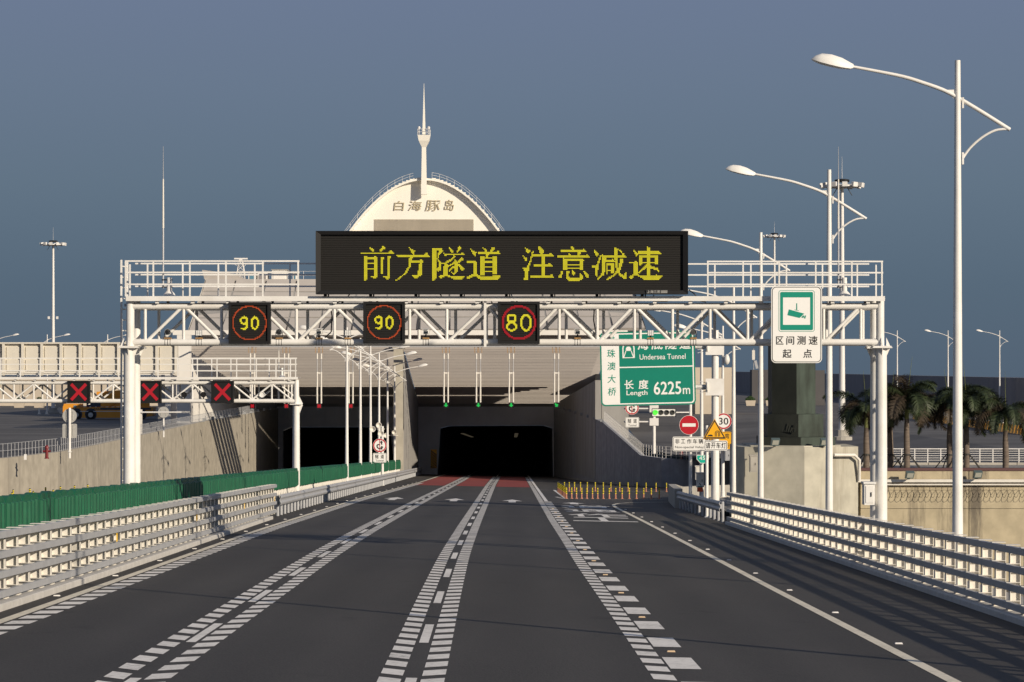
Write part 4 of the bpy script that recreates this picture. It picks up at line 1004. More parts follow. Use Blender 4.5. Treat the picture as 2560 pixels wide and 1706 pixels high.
def ellring(cx, cz, a, c, t, n=26): return [(cx + a * math.cos(2 * math.pi * k / n), cz + c * math.sin(2 * math.pi * k / n)) for k in range(n)], [(cx + (a - t) * math.cos(2 * math.pi * k / n), cz + (c - t) * math.sin(2 * math.pi * k / n)) for k in range(n)]
def dots_if(mb, fn, x0, x1, z0, z1, pitch, y, fill=.86):
    h = pitch * fill / 2; z = z0
    while z < z1:
        x = x0
        while x < x1:
            if fn(x, z): mb.add([(x - h, y, z - h), (x + h, y, z - h), (x + h, y, z + h), (x - h, y, z + h)], [(0, 1, 2, 3)])
            x += pitch
        z += pitch
def oval(x, z, cx, cz, a, c, t):
    o = ((x - cx) / a) ** 2 + ((z - cz) / c) ** 2; i_ = ((x - cx) / (a - t)) ** 2 + ((z - cz) / (c - t)) ** 2
    return o <= 1 and i_ >= 1
def speed_sign(cxp, cyp, half, D, digits, label, ringm, ring_w, dh, dwid, dgap):
    s = D / FP; cx, cz = PX(cxp, D), PZ(cyp, D); H = half * s
    t = thing('speed_limit_sign', label, 'LED sign', (cx, D + .1, cz - H), 'LED speed signs on the gantry')
    MB().box(cx - H, cx + H, D + .03, D + .26, cz - H, cz + H).build('cabinet', 'black_box', t)
    b = MB(); f = H * .13
    for a in ((cx - H, cx - H + f, cz - H, cz + H), (cx + H - f, cx + H, cz - H, cz + H), (cx - H + f + .001, cx + H - f - .001, cz + H - f, cz + H - .001), (cx - H + f + .001, cx + H - f - .001, cz - H + .001, cz - H + f)): b.box(a[0], a[1], D - .03, D + .028, a[2], a[3])
    b.build('bezel', 'black_box', t)
    led_face('led_face', t, cx - H + f + .001, cx + H - f - .001, cz - H + f + .001, cz + H - f - .001, D + .02, .05)
    b = MB(); R = 43.5 * s
    dots_if(b, lambda x, z: R - ring_w * s <= math.hypot(x - cx, z - cz) <= R, cx - R, cx + R, cz - R, cz + R, .0305, D + .004); b.build('lit_ring', ringm, t)
    b = MB(); a, c, tk = dwid * s / 2, dh * s / 2, 5.2 * s
    xl, xr = cx - dgap * s, cx + dgap * s
    def fn(x, z):
        if oval(x, z, xr, cz, a, c, tk): return True
        if digits == '90':
            if oval(x, z, xl, cz + c * .38, a, c * .62, tk): return True
            if x > xl + a - tk and x < xl + a and cz - c * .35 < z < cz + c * .4: return True
            return oval(x, z, xl, cz - c * .30, a, c * .70, tk) and z < cz - c * .35 and (x > xl - a * .1 or z < cz - c * .78)
        return oval(x, z, xl, cz + c * .48, a * .88, c * .52, tk) or oval(x, z, xl, cz - c * .45, a, c * .55, tk)
    dots_if(b, fn, cx - R, cx + R, cz - c - .02, cz + c + .02, .0282, D + .004); b.build('lit_digits', 'led_yellow', t)
    MB().box(cx - .3, cx + .3, D + .261, GD - .0, cz - .1, cz + .1).build('bracket', 'galvanised', t)
    return t
speed_sign(623.5, 808, 52, 69.65, '90', 'black LED speed sign showing 90, leftmost of the three on the gantry', 'led_redorange', 3.6, 34, 21, 13.5)
speed_sign(960, 806.5, 52, 69.65, '90', 'black LED speed sign showing 90, middle of the three on the gantry', 'led_redorange', 3.6, 34, 21, 13.5)
speed_sign(1297, 807, 52.5, 69.65, '80', 'black LED speed sign showing 80 on the gantry', 'led_red', 5.6, 44, 29, 18)

# small gear clamped to the lower chord
def clamp(root, x, D, z):
    b = MB(); b.box(x - .09, x + .09, D - .10, D + .10, z + RCH + .001, z + RCH + .035); b.build('clamp_plate', 'rust', root)
    b = MB()
    for dx in (-.075, 0, .07): b.lathe([(RCH + .004, -.006), (RCH + .004, .006)], (x + dx, D, z), 14, 'x')
    b.build('clamp_straps', 'cable_black', root)
def square_flood(px_, n):
    x = PX(px_, GD); t = thing('floodlight', n, 'floodlight', (x, GD, zb1 + RCH)); clamp(t, x, GD, zb1)
    b = MB(); z = zb1 + RCH; b.bar((x, GD, z + .035), (x, GD, z + .09), .05, .04); b.build('bracket', 'cable_black', t)
    b = MB(); b.box(x - .085, x + .085, GD - .10, GD - .02, z + .085, z + .24); b.build('housing', 'flood_grey', t)
    for i in range(3):
        for j in range(3): MB().box(x - .072 + i * .052, x - .032 + i * .052, GD - .112, GD - .1005, z + .095 + j * .048, z + .132 + j * .048).build('lamp_cell', 'sign_white', t)
def round_spot(px_, n):
    x = PX(px_, GD); t = thing('spotlight', n, 'spotlight', (x, GD, zb1 + RCH)); clamp(t, x, GD, zb1); z = zb1 + RCH + .19
    b = MB(); b.path([(x - .09, GD - .03, z), (x - .09, GD - .03, zb1 + RCH + .05), (x + .09, GD - .03, zb1 + RCH + .05), (x + .09, GD - .03, z)], .012, 6); b.build('yoke', 'cable_black', t)
    MB().lathe([(.05, .1), (.085, .02), (.088, -.06), (.08, -.062), (.075, -.03)], (x, GD - .03, z), 18, 'y').build('housing', 'flood_grey', t)
    b = MB()
    for k in range(-3, 4):
        h_ = math.sqrt(max(0, .07 ** 2 - (k * .02) ** 2)); b.box(x + k * .02 - .004, x + k * .02 + .004, GD - .10, GD - .095, z - h_, z + h_); b.box(x - h_, x + h_, GD - .106, GD - .1005, z + k * .02 - .004, z + k * .02 + .004)
    b.build('lens_grid', 'black_box', t)
def camera_box(px_, n):
    x = PX(px_, GD); t = thing('traffic_camera', n, 'camera', (x, GD, zb1 + RCH)); clamp(t, x, GD, zb1); z = zb1 + RCH
    MB().lathe([(.035, .035), (.045, .06), (.02, .1), (.02, .13)], (x, GD, z), 10).build('pivot', 'black_box', t)
    b = MB(); poly = [(x - .07, z + .13), (x + .07, z + .13), (x + .095, z + .20), (x + .075, z + .27), (x - .055, z + .27), (x - .09, z + .20)]; b.prism(poly, GD - .14, GD + .22); b.build('housing', 'white_paint', t)
    b = MB(); b.box(x - .055, x + .06, GD - .152, GD - .142, z + .14, z + .215); b.build('lens_window', 'glass_dark', t)
    b = MB(); b.hexa([(x - .10, GD - .22, z + .262), (x + .10, GD - .22, z + .262), (x + .10, GD + .24, z + .295), (x - .10, GD + .24, z + .295), (x - .10, GD - .22, z + .272), (x + .10, GD - .22, z + .272), (x + .10, GD + .24, z + .305), (x - .10, GD + .24, z + .305)]); b.build('sun_shield', 'white_paint', t)
round_spot(420, 'round grilled spotlight at the far left end of the gantry')
square_flood(498, 'square nine-cell floodlight left of the leftmost speed sign')
round_spot(698, 'round grilled spotlight just right of the leftmost speed sign')
camera_box(798, 'white traffic camera between the two signs showing 90')
square_flood(870, 'square nine-cell floodlight just left of the middle speed sign')
camera_box(1065, 'white traffic camera just right of the middle speed sign')
camera_box(1444, 'white traffic camera right of the sign showing 80')
square_flood(1626, 'square nine-cell floodlight in front of the green tunnel sign')
round_spot(1733, 'round grilled spotlight at the right edge of the green tunnel sign')
for i, (pts, lab) in enumerate(([[(875, 735), (865, 748), (845, 756), (838, 762)], 'black cable drooping below the left end of the message sign'], [[(1100, 735), (1106, 745), (1110, 762)], 'short black cable under the message sign above the middle speed sign'],
        [[(1195, 757), (1206, 745), (1216, 742), (1226, 748), (1232, 762)], 'black cable looped over the tray near the sign showing 80'], [[(1568, 758), (1582, 748), (1590, 738)], 'black cable rising at the maker plate end of the message sign'], [[(1633, 738), (1645, 754), (1668, 754), (1684, 740)], 'black cable sagging under the right end of the message sign'], [[(1722, 725), (1736, 735), (1748, 752), (1765, 756)], 'black cable trailing off the right side of the message sign'], [[(826, 768), (830, 790), (828, 830), (812, 845)], 'black cable running down beside the truss between the two 90 signs'], [[(1486, 768), (1484, 800), (1489, 830), (1483, 845)], 'black cable running down the truss right of the sign showing 80'])):
    tag(MB().path([W(x, y, GD + .25 if i < 6 else GB - .1) for x, y in pts], .018, 6).build('cable', 'cable_black'), lab, 'cable')
def whip(px_, ytop, ybase, D, label, r=.028):
    x = PX(px_, D); t = thing('whip_antenna', label, 'antenna', (x + .15, D, PZ(ybase, D)))
    zb = PZ(ybase, D); zT = PZ(ytop, D)
    MB().tube((x, D, zb + .2), (x, D, zb + (zT - zb) * .45), r * .9, n=8).build('lower_rod', 'galvanised', t)
    MB().tube((x, D, zb + (zT - zb) * .45), (x, D, zb + (zT - zb) * .78), r * 1.05, r * .7, n=8).build('fibre_rod', 'barrier_white', t)
    MB().tube((x, D, zb + (zT - zb) * .78), (x, D, zT), r * .45, r * .2, n=6).build('tip', 'galvanised', t)
    MB().lathe([(.17, 0), (.15, .05), (.075, .13), (.07, .5), (.0, .5)], (x + .17, D, zb), 14).build('mount', 'white_paint', t)
    b = MB(); b.box(x - .04, x + .26, D - .03, D + .03, zb + .42, zb + .45); b.box(x - .04, x + .26, D - .03, D + .03, zb + .22, zb + .25); b.build('clamps', 'black_box', t)
whip(408, 366, 739, GD + .5, 'tall whip antenna at the left end of the gantry')
whip(2096, 367, 739, GD + .5, 'tall whip antenna at the right end of the gantry')

# section speed-check sign hung on the gantry
SD = 69.5
st = thing('speed_check_sign', 'white sign with green camera symbol at the right end of the gantry', 'road sign', W(1991, 908, SD))
x0, x1, z0, z1 = vpx(1928, 715.5, 2055, 908, SD)
MB().prism(rrect(x0, x1, z0, z1, .13), SD, SD + .03).build('plate', 'sign_white', st)
b = MB(); o_ = rrect(x0 + .022, x1 - .022, z0 + .022, z1 - .022, .115); i_ = rrect(x0 + .04, x1 - .04, z0 + .04, z1 - .04, .10)
def ring(b, o_, i_, y):
    n = len(o_); b.add([(x, y, z) for x, z in o_] + [(x, y, z) for x, z in i_], [(k, (k + 1) % n, (k + 1) % n + n, k + n) for k in range(n)])
ring(b, o_, i_, SD - .004); b.build('border', 'sign_black', st)
def zpx(u, v, ox, oy, s_): return (PX(ox + u / s_, SD), PZ(oy + v / s_, SD))
q = lambda u, v: zpx(u, v, 1920, 550, 3.676)
b = MB(); a0 = q(98, 1028); a1 = q(428, 648); ring(b, rrect(a0[0], a1[0], a0[1], a1[1], .06), rrect(a0[0] + .012, a1[0] - .012, a0[1] + .012, a1[1] - .012, .05), SD - .004)
a0 = q(112, 1014); a1 = q(414, 663); outer = rrect(a0[0], a1[0], a0[1], a1[1], .035); 
i0 = q(138, 965); i1 = q(388, 713); inner = []
for k in range(len(outer)):
    quad_ = k // 6; inner.append(((i1[0], i1[1]), (i0[0], i1[1]), (i0[0], i0[1]), (i1[0], i0[1]))[quad_])
ring(b, outer, inner, SD - .004)
for P in ([(192, 823), (334, 862), (290, 902), (178, 876)], [(324, 878), (337, 882), (323, 902), (305, 896)], [(343, 878), (350, 880), (342, 910), (328, 902)], [(260, 767), (268, 767), (269, 828), (259, 826)], [(244, 824), (284, 834), (284, 838), (244, 829)]): sheet(b, [q(*p) for p in P], SD - .004)
b.build('camera_symbol', 'sign_teal', st)
b = MB()
for ch, u0, u1, v0, v1 in (('区', 75, 142, 1072, 1145), ('间', 170, 240, 1070, 1147), ('测', 268, 345, 1068, 1147), ('速', 375, 455, 1068, 1147), ('起', 136, 215, 1190, 1268), ('点', 325, 403, 1190, 1268)):
    p0 = q(u0, v1); p1 = q(u1, v0); text_in(b, ch, p0[0], p1[0], p0[1], p1[1], SD - .004, .022)
b.build('lettering', 'sign_black', st)
MB().box(x0 + .3, x1 - .3, SD + .031, GD - .1, zt1 - .05, zt1 + .05).build('bracket', 'galvanised', st)
MB().box(x0 + .3, x1 - .3, SD + .031, GD - .1, zb1 - .05, zb1 + .05).build('bracket', 'galvanised', st)

# ------------------------------------------------------------------ second gantry, over the closed carriageway
G2, G2B = 131.0, 132.1
g2 = thing('sign_gantry', 'smaller white truss gantry on the left over the closed carriageway', 'gantry', (-12, G2, road(-12, G2)))
z2t, z2b = PZ(957, G2), PZ(1003, G2)
xa, xb = -30.0, PX(741, G2)
nodes = [PX(741 - 12 - i * 49.6, G2) for i in range(16)]
truss(g2, G2, xa, xb, z2t, z2b, .105, .05, nodes); truss(g2, G2B, xa, xb, z2t, z2b, .105, .05, [n_ + .25 for n_ in nodes])
for D, x in ((G2, xb), (G2B, xb - .12)):
    MB().tube((x, D, road(x, D) - .2), (x, D, PZ(1012, G2)), .19, .165, n=18).build('post', 'white_paint', g2, True)
    MB().tube((x, D, PZ(1012, G2)), (x, D, PZ(950, G2)), .13, n=14).build('end_column', 'white_paint', g2, True)
    b = MB(); b.box(x - .3, x + .3, D - .3, D + .3, PZ(1012, G2), PZ(1012, G2) + .04)
    b.prism([(x + .12, PZ(1012, G2) + .04), (x + .34, PZ(1012, G2) + .04), (x + .12, PZ(1012, G2) + .5)], D - .01, D + .01); b.prism([(x + .17, PZ(1012, G2) - .02), (x + .34, PZ(1012, G2) - .02), (x + .17, PZ(1012, G2) - .45)], D - .01, D + .01); b.build('flange', 'white_paint', g2)
z2w = PZ(946, G2)
MB().box(xa, xb + .1, G2 - .28, G2 - .24, z2w - .06, z2w + .06).build('walkway_fascia', 'white_paint', g2)
MB().box(xa, xb + .1, G2 - .23, G2B + .3, z2w + .02, z2w + .045).build('walkway_deck', 'galvanised', g2)
x = xb - .3
while x > xa: MB().box(x - .06, x + .06, G2 - .22, G2 - .12, z2t + .1, z2w - .061).build('kicker', 'white_paint', g2); x -= 1.02
x = xb - .02; xs_ = []
while x > xa: xs_.append(x); x -= 1.02
railing(g2, xa, xb + .05, G2 - .22, z2w + .05, PZ(896, G2), xs_, .026)
railing(g2, PX(470, G2), xb - .15, G2B + .25, z2w + .05, PZ(897, G2), [PX(x, G2B) for x in (480, 528, 576, 625, 672, 725)], .026)
for k, px_ in enumerate((224,)): MB().box(PX(px_, G2) - .05, PX(px_, G2) + .05, G2 - .18, G2 - .12, PZ(1012, G2), z2w).build('cable_tray', 'white_paint', g2)
def red_x(cxp, cyp, half, D, label, grp, name='lane_signal', box_d=.25):
    s = D / FP; cx, cz = PX(cxp, D), PZ(cyp, D); H = half * s
    t = thing(name, label, 'lane signal', (cx, D + .1, cz - H), grp)
    MB().box(cx - H, cx + H, D, D + box_d, cz - H, cz + H).build('cabinet', 'black_box', t)
    f = H * .12; b = MB()
    for a in ((cx - H, cx - H + f, cz - H, cz + H), (cx + H - f, cx + H, cz - H, cz + H), (cx - H + f + .001, cx + H - f - .001, cz + H - f, cz + H - .001), (cx - H + f + .001, cx + H - f - .001, cz - H + .001, cz - H + f)): b.box(a[0], a[1], D - .04, D - .002, a[2], a[3])
    b.build('bezel', 'black_box', t)
    b = MB(); h = H * .72; w = H * .16
    for sgn in (1, -1):
        b.prism([(cx - h * .94 - w * .5, cz - sgn * (h - w * .7)), (cx - h * .94 + w * .7, cz - sgn * (h + w * .5)), (cx + h * .94 + w * .5, cz + sgn * (h - w * .7)), (cx + h * .94 - w * .7, cz + sgn * (h + w * .5))], D - .016 - .004 * sgn, D - .003)
    b.build('red_cross', 'led_red', t)
    return t
for i, (px_, lab) in enumerate(((196.5, 'black lane signal with red cross, leftmost on the left gantry'), (375, 'black lane signal with red cross beside the main gantry post'), (556, 'black lane signal with red cross, rightmost on the left gantry'))):
    red_x(px_, 980.5, 28, 130.6, lab, 'red cross signals on the left gantry')
# back of the other message sign, on the second gantry
vb = thing('message_sign', 'pale back of a long message sign on the left gantry', 'LED sign', (-20, 133.2, z2w))
D = 132.9; zt2, zb2 = PZ(860, D), PZ(936, D)
xr_ = PX(443, D)
MB().box(-31, xr_, D + .12, D + .5, zb2, zt2).build('cabinet', 'vms_back', vb)
x = xr_; k = 0
while x > -31:
    MB().box(x - .13, x, D - .09, D + .118, zb2 - .1, zt2 - .005).build('stiffener', 'vms_back', vb)
    MB().box(x - .93, x - .2, D + .06, D + .117, PZ(895, D), zt2 - .16).build('service_door', 'vms_back', vb)
    MB().box(x - .93, x - .2, D + .06, D + .117, PZ(928, D), PZ(900, D)).build('service_door', 'vms_back', vb)
    MB().box(x - .27, x - .235, D + .045, D + .059, PZ(882, D), PZ(880, D)).build('lock', 'cable_black', vb)
    b = MB(); b.bar((x - .12, D - .02, PZ(925, D)), (x - .3, D - .5, z2w + .06), .05, .05); b.build('strut', 'flood_grey', vb)
    x -= 1.01; k += 1
MB().box(-31, xr_ + .02, D - .1, D + .5, zt2, zt2 + .08).build('top_rim', 'vms_back', vb)
for z_ in (PZ(931, D), PZ(936, D), PZ(941, D)): MB().box(-31, xr_, D - .15, D - .05, z_ - .03, z_ + .03).build('cable_duct', 'barrier_white', vb)
whip(697, 858, 944, G2 + .5, 'whip antenna near the right end of the left gantry', .03)
for i, (px_, lab) in enumerate(((461, 'dark spotlight between the two right red-cross signals'), (509, 'dark round spotlight just left of the rightmost red cross'), (656, 'white spotlight on the left gantry right of the rightmost red cross'))):
    x = PX(px_, G2); t = thing('spotlight', lab, 'spotlight', (x, G2, z2b + .1))
    MB().lathe([(.03, 0), (.03, .2)], (x, G2, z2b + .1), 8).build('stem', 'black_box', t)
    MB().lathe([(.06, .14), (.14, .05), (.15, -.08), (.13, -.085), (.11, -.05)], (x, G2 - .05, z2b + .33), 14, 'y').build('housing', 'white_paint' if i == 2 else 'black_box', t)
# ------------------------------------------------------------------ street lamps
def lamp_head(b, tip, end):                   # pod-shaped luminaire from arm end to tip
    tip = Vector(tip); end = Vector(end); d = (tip - end)
    L = d.length; ex = d.normalized(); ez = Vector((-ex.z, 0, ex.x)); ez = ez if ez.z > 0 else -ez; n = 8; o = len(b.v)
    ST = ((0, .05, .09, -.03), (.06, .085, .14, -.06), (.30, .15, .235, -.075), (.55, .17, .26, -.065), (.78, .16, .225, -.045), (.92, .11, .13, -.02), (1.0, .025, .02, .0))
    for t, w, h, z0 in ST:
        c = end + d * t
        for u, v in ((-1, 0), (-1, .35), (-.78, .7), (-.4, .95), (.4, .95), (.78, .7), (1, .35), (1, 0)): b.v.append(tuple(c + Vector((0, u * w, 0)) + ez * (z0 + v * h)))
    for i in range(len(ST) - 1):
        for k in range(n): b.f.append((o + i * n + k, o + i * n + (k + 1) % n, o + (i + 1) * n + (k + 1) % n, o + (i + 1) * n + k))
    b.f.append(tuple(o + k for k in range(n))); b.f.append(tuple(o + (len(ST) - 1) * n + k for k in range(n)))
def make_lamp(label, loc, H=11.5, double=False, group='street lamps along the right barrier', cat='street lamp', m='white_paint'):
    x, y, z = loc; t = thing('street_lamp', label, cat, loc, group)
    MB().path([(x, y, z), (x, y, z + H * .5), (x, y, z + H)], [.128, .10, .064], 16).build('pole', m, t, True)
    MB().lathe([(.2, 0), (.2, .03), (.15, .05), (.15, .35), (.13, .36)], (x, y, z), 14).build('base', m, t, True)
    T = z + H
    for s in ((-1, 1) if double else (-1,)):
        k = -s
        a = [(x + k * 0 + s * dx, y, T + dz) for dx, dz in ((-1.18, -1.565), (-.6, -1.20), (0, -.84), (.35, -.66), (.8, -.50), (1.22, -.37), (1.8, -.25), (2.38, -.14))]
        ac = curve(a, 3); MB().path(ac, lerps([.047, .047, .044, .033], len(ac)), 10).build('arm', m, t, True)
        q = MB(); lamp_head(q, (x + s * 3.30, y, T + .02), (x + s * 2.36, y, T - .145)); q.build('lamp_head', m, t, True)
        MB().path(curve([(x + s * (dx), y, T + dz) for dx, dz in ((-1.12, -1.55), (-.85, -1.58), (-.55, -1.74), (-.28, -1.98), (-.11, -2.22))], 4), .028, 8).build('brace', m, t, True)
        b = MB(); b.box(x - s * .115 - .02, x - s * .115 + .02, y - .05, y + .05, T - 1.08, T - .84); b.box(x - s * .115 - .02, x - s * .115 + .02, y - .05, y + .05, T - 2.35, T - 2.08)
        b.prism([(x + s * .06, T - .66), (x + s * .06, T - .88), (x + s * .32, T - .67)], y - .012, y + .012); b.build('bracket', m, t)
    return t
LAMPS = [(9.98, 34.0, 'white street lamp standing before the right barrier leaves the picture'), (PX(2394, 56.9), 56.9, 'tallest looking white street lamp, nearest at the right barrier'), (PX(2073, 80.2), 80.2, 'second nearest white street lamp, just right of the camera-symbol sign'), (PX(1902, 102.5), 102.5, 'third white street lamp, left of the bronze plinth'), (PX(1834, 127.6), 127.6, 'fourth white street lamp, behind the gantry between green sign and plinth'), (PX(1754, 146.5), 146.5, 'slim white street lamp right of the no-entry sign, with teal kilometre plate'), (PX(1807, 168), 168.0, 'white street lamp on the ramp carrying the 30 sign and a dome camera')]
lamps = []
for i, (x, y, lab) in enumerate(LAMPS): lamps.append(make_lamp(lab, (x, y, road(x, y) + (.1 if i < 5 else .3)), (11.9, 11.98, 12.12, 12.06, 11.5, 11.3, 11.4)[i]))
for i, d in enumerate(MEDL):
    lab = ('first', 'second', 'third', 'fourth', 'fifth', 'sixth')[i] + ' double-armed street lamp from the left on the median'
    x = SCX(d); make_lamp(lab, (x, d, road(x, d)), 11.4, True, 'double-armed lamps on the median', m='white_paint_far')
for x_, y_, lab in ((2243, 350, 'distant street lamp just right of the gantry post'), (2370, 350, 'distant street lamp just left of the nearest big lamp pole'), (2499, 350, 'distant street lamp, rightmost in view')):
    make_lamp(lab, (PX(x_, y_), y_, LOT - .3), 11.6, False, 'distant lamps beyond the palms', m='white_paint_far')
for i, (x_, lab) in enumerate(((-10, 'distant street lamp whose head shows at the left picture edge'), (118, 'distant street lamp beside the left high mast'), (269, 'distant street lamp just left of the ladder of the main gantry'))):
    t = make_lamp(lab, (PX(x_, 360), 360, LOT - .3), 11.2, False, 'distant lamps behind the left gantry', m='white_paint_far'); t.rotation_euler = (0, 0, math.pi)

# high-mast lights
def high_mast(px_, D, ytop, label, cam_box=False):
    x = PX(px_, D); z0 = LOT; H = PZ(ytop, D) - LOT; t = thing('high_mast_light', label, 'light mast', (x, D, z0), 'high-mast lights')
    MB().path([(x, D, z0), (x, D, z0 + H)], [.27, .13], 16).build('mast', 'white_paint_far', t, True)
    n = 12; R = 1.35
    MB().lathe([(R - .08, H - .1), (R + .03, H - .08), (R + .03, H + .02), (R - .08, H + .04), (R - .12, H)], (x, D, z0), 20).build('ring', 'white_paint_far', t)
    me = MB().hexa([(-.2, -.2, -.18), (.2, -.2, -.18), (.16, .1, -.08), (-.16, .1, -.08), (-.2, -.26, .16), (.2, -.26, .16), (.16, .08, .22), (-.16, .08, .22)]).mesh('floodlight', 'white_paint_far')
    for k in range(n):
        a = 2 * math.pi * k / n; inst('floodlight', me, (x + R * 1.1 * math.sin(a), D - R * 1.1 * math.cos(a), z0 + H + .05), t, a)
    MB().lathe([(.55, H + .32), (.58, H + .36), (.58, H + .50), (.35, H + .55)], (x, D, z0), 14).build('hood', 'black_box', t)
    MB().tube((x, D, z0 + H + .6), (x, D, z0 + H + 2.3), .03, .01, n=5).build('lightning_rod', 'galvanised', t)
    b = MB()
    for s in (-1, 1): b.tube((x + s * .4, D - .2, z0 + H - .15), (x + s * .75, D - .3, z0 + H - .75), .03, n=5)
    b.build('hanging_cables', 'cable_black', t)
    if cam_box:
        for s in (-1, 1): MB().box(x + s * .55 - .12, x + s * .55 + .12, D - .3, D + .1, z0 + H * .56, z0 + H * .56 + .35).build('camera', 'white_paint_far', t)
    MB().lathe([(.8, 0), (.8, .25), (.55, .3), (.55, .8)], (x, D, z0), 14).build('base', 'concrete', t)
high_mast(133, 331, 612, 'tall high-mast light with ring of floodlights at far left', True)
high_mast(2105, 196, 466, 'high-mast light with ring of floodlights right of the second lamp pole')
high_mast(1936, 386, 592, 'smaller looking high-mast light between second and third lamp poles')

# ------------------------------------------------------------------ cantilever tunnel sign
CD = 126.0
cx_ = PX(1788, CD)
cp = thing('sign_pole', 'thick white pole with two bracket arms carrying the green tunnel sign', 'pole', (cx_, CD, road(cx_, CD)))
MB().path([(cx_, CD, road(cx_, CD) - .3), (cx_, CD, PZ(826, CD))], [.215, .17], 18).build('pole', 'white_paint', cp, True)
for yy in (867, 968):
    z = PZ(yy, CD)
    MB().tube((PX(1737, CD), CD - .1, z), (cx_, CD, z), .11, n=12).build('arm', 'white_paint', cp, True)
    b = MB(); b.box(cx_ - .5, cx_ + .42, CD - .28, CD - .255, z - .42, z + .42); b.lathe([(.33, -.03), (.33, .03)], (cx_ - .42, CD - .1, z), 14, 'x'); b.build('flange', 'white_paint', cp)
    b = MB()
    for k in range(5): b.bar((PX(1743, CD), CD - .2, z - .32 + k * .16), (cx_ - .44, CD - .15, z - .2 + k * .1), .03, .03)
    b.build('stiffener_fins', 'galvanised', cp)
GS = thing('tunnel_sign', 'large green Undersea Tunnel sign with length 6225 m', 'road sign', W(1620, 1012, CD - .5))
D = CD - .5; x0, x1, z0, z1 = vpx(1503, 829, 1740, 1014, D)
# drawn square to itself, then tipped slightly
qg = lambda u, v: (PX(1480 + (u + 0) / 3.564, D), PZ(820 + v / 3.564, D))
MB().prism(rrect(x0, x1, z0, z1, .22), D, D + .06).build('plate', 'sign_green', GS)
b = MB(); ring(b, rrect(x0 + .07, x1 - .07, z0 + .07, z1 - .07, .17), rrect(x0 + .13, x1 - .13, z0 + .13, z1 - .13, .13), D - .005)
xs0 = x0 + (x1 - x0) * .20; sheet(b, [(x0 + .128, z0 + .128), (xs0, z0 + .128), (xs0, z1 - .128), (x0 + .128, z1 - .128)], D - .006)
zm = z0 + (z1 - z0) * .52; sheet(b, [(xs0, zm - .03), (x1 - .13, zm - .03), (x1 - .13, zm + .03), (xs0, zm + .03)], D - .006)
WG, HG = x1 - x0, z1 - z0
def box_t(b, s, fx0, fx1, fz0, fz1, bold=.02, y=D - .006): text_in(b, s, x0 + fx0 * WG, x0 + fx1 * WG, z0 + fz0 * HG, z0 + fz1 * HG, y, bold)
for i, ch in enumerate('海底隧道'): box_t(b, ch, .395 + i * .148, .395 + i * .148 + .115, .755, .885, .03)
box_t(b, 'Undersea Tunnel', .415, .90, .620, .690, .012)
box_t(b, '长', .25, .345, .225, .345, .03); box_t(b, '度', .40, .50, .225, .345, .03); box_t(b, 'Length', .27, .49, .125, .205, .02)
box_t(b, '6225', .56, .845, .145, .315, .025); box_t(b, 'm', .865, .94, .145, .225, .025)
# tunnel pictogram
tx0, tx1, tz0, tz1 = x0 + .235 * WG, x0 + .365 * WG, z0 + .645 * HG, z0 + .865 * HG
o_ = [(tx0, tz0)] + [(tx0 + (tx1 - tx0) / 2 - (tx1 - tx0) / 2 * math.cos(math.radians(a)), tz1 - .32 + .32 * math.sin(math.radians(a))) for a in range(0, 181, 20)] + [(tx1, tz0)]
i_ = [(tx0 + .06, tz0 + .04)] + [(tx0 + (tx1 - tx0) / 2 - ((tx1 - tx0) / 2 - .06) * math.cos(math.radians(a)), tz1 - .34 + .28 * math.sin(math.radians(a))) for a in range(0, 181, 20)] + [(tx1 - .06, tz0 + .04)]
ring(b, o_, i_, D - .006)
xm = (tx0 + tx1) / 2
sheet(b, [(xm - .13, tz0 + .36), (xm + .13, tz0 + .36), (xm + .13, tz1 - .33), (xm + .07, tz1 - .24), (xm - .07, tz1 - .24), (xm - .13, tz1 - .33)], D - .007)
for s_ in (-1, 1): sheet(b, [(xm + s_ * .10, tz0 + .38), (xm + s_ * .14, tz0 + .38), (xm + s_ * .27, tz0 + .04), (xm + s_ * .22, tz0 + .04)], D - .007)
b.build('white_print', 'sign_white', GS)
b = MB()
for i, ch in enumerate('港珠澳大桥'):
    zc = z0 + HG * (.885 - i * .172); text_in(b, ch, x0 + .075 * WG, x0 + .16 * WG, zc - .055 * HG, zc + .055 * HG, D - .010, .012, .10)
b.build('green_lettering', 'sign_teal', GS)
b = MB()
for k in range(4): b.box(x0 + .3, x1 - .1, D + .062, D + .11, z0 + .4 + k * 1.0, z0 + .48 + k * 1.0)
b.build('back_rails', 'galvanised', GS)
GS.rotation_euler = (0, math.radians(-1.2), 0)

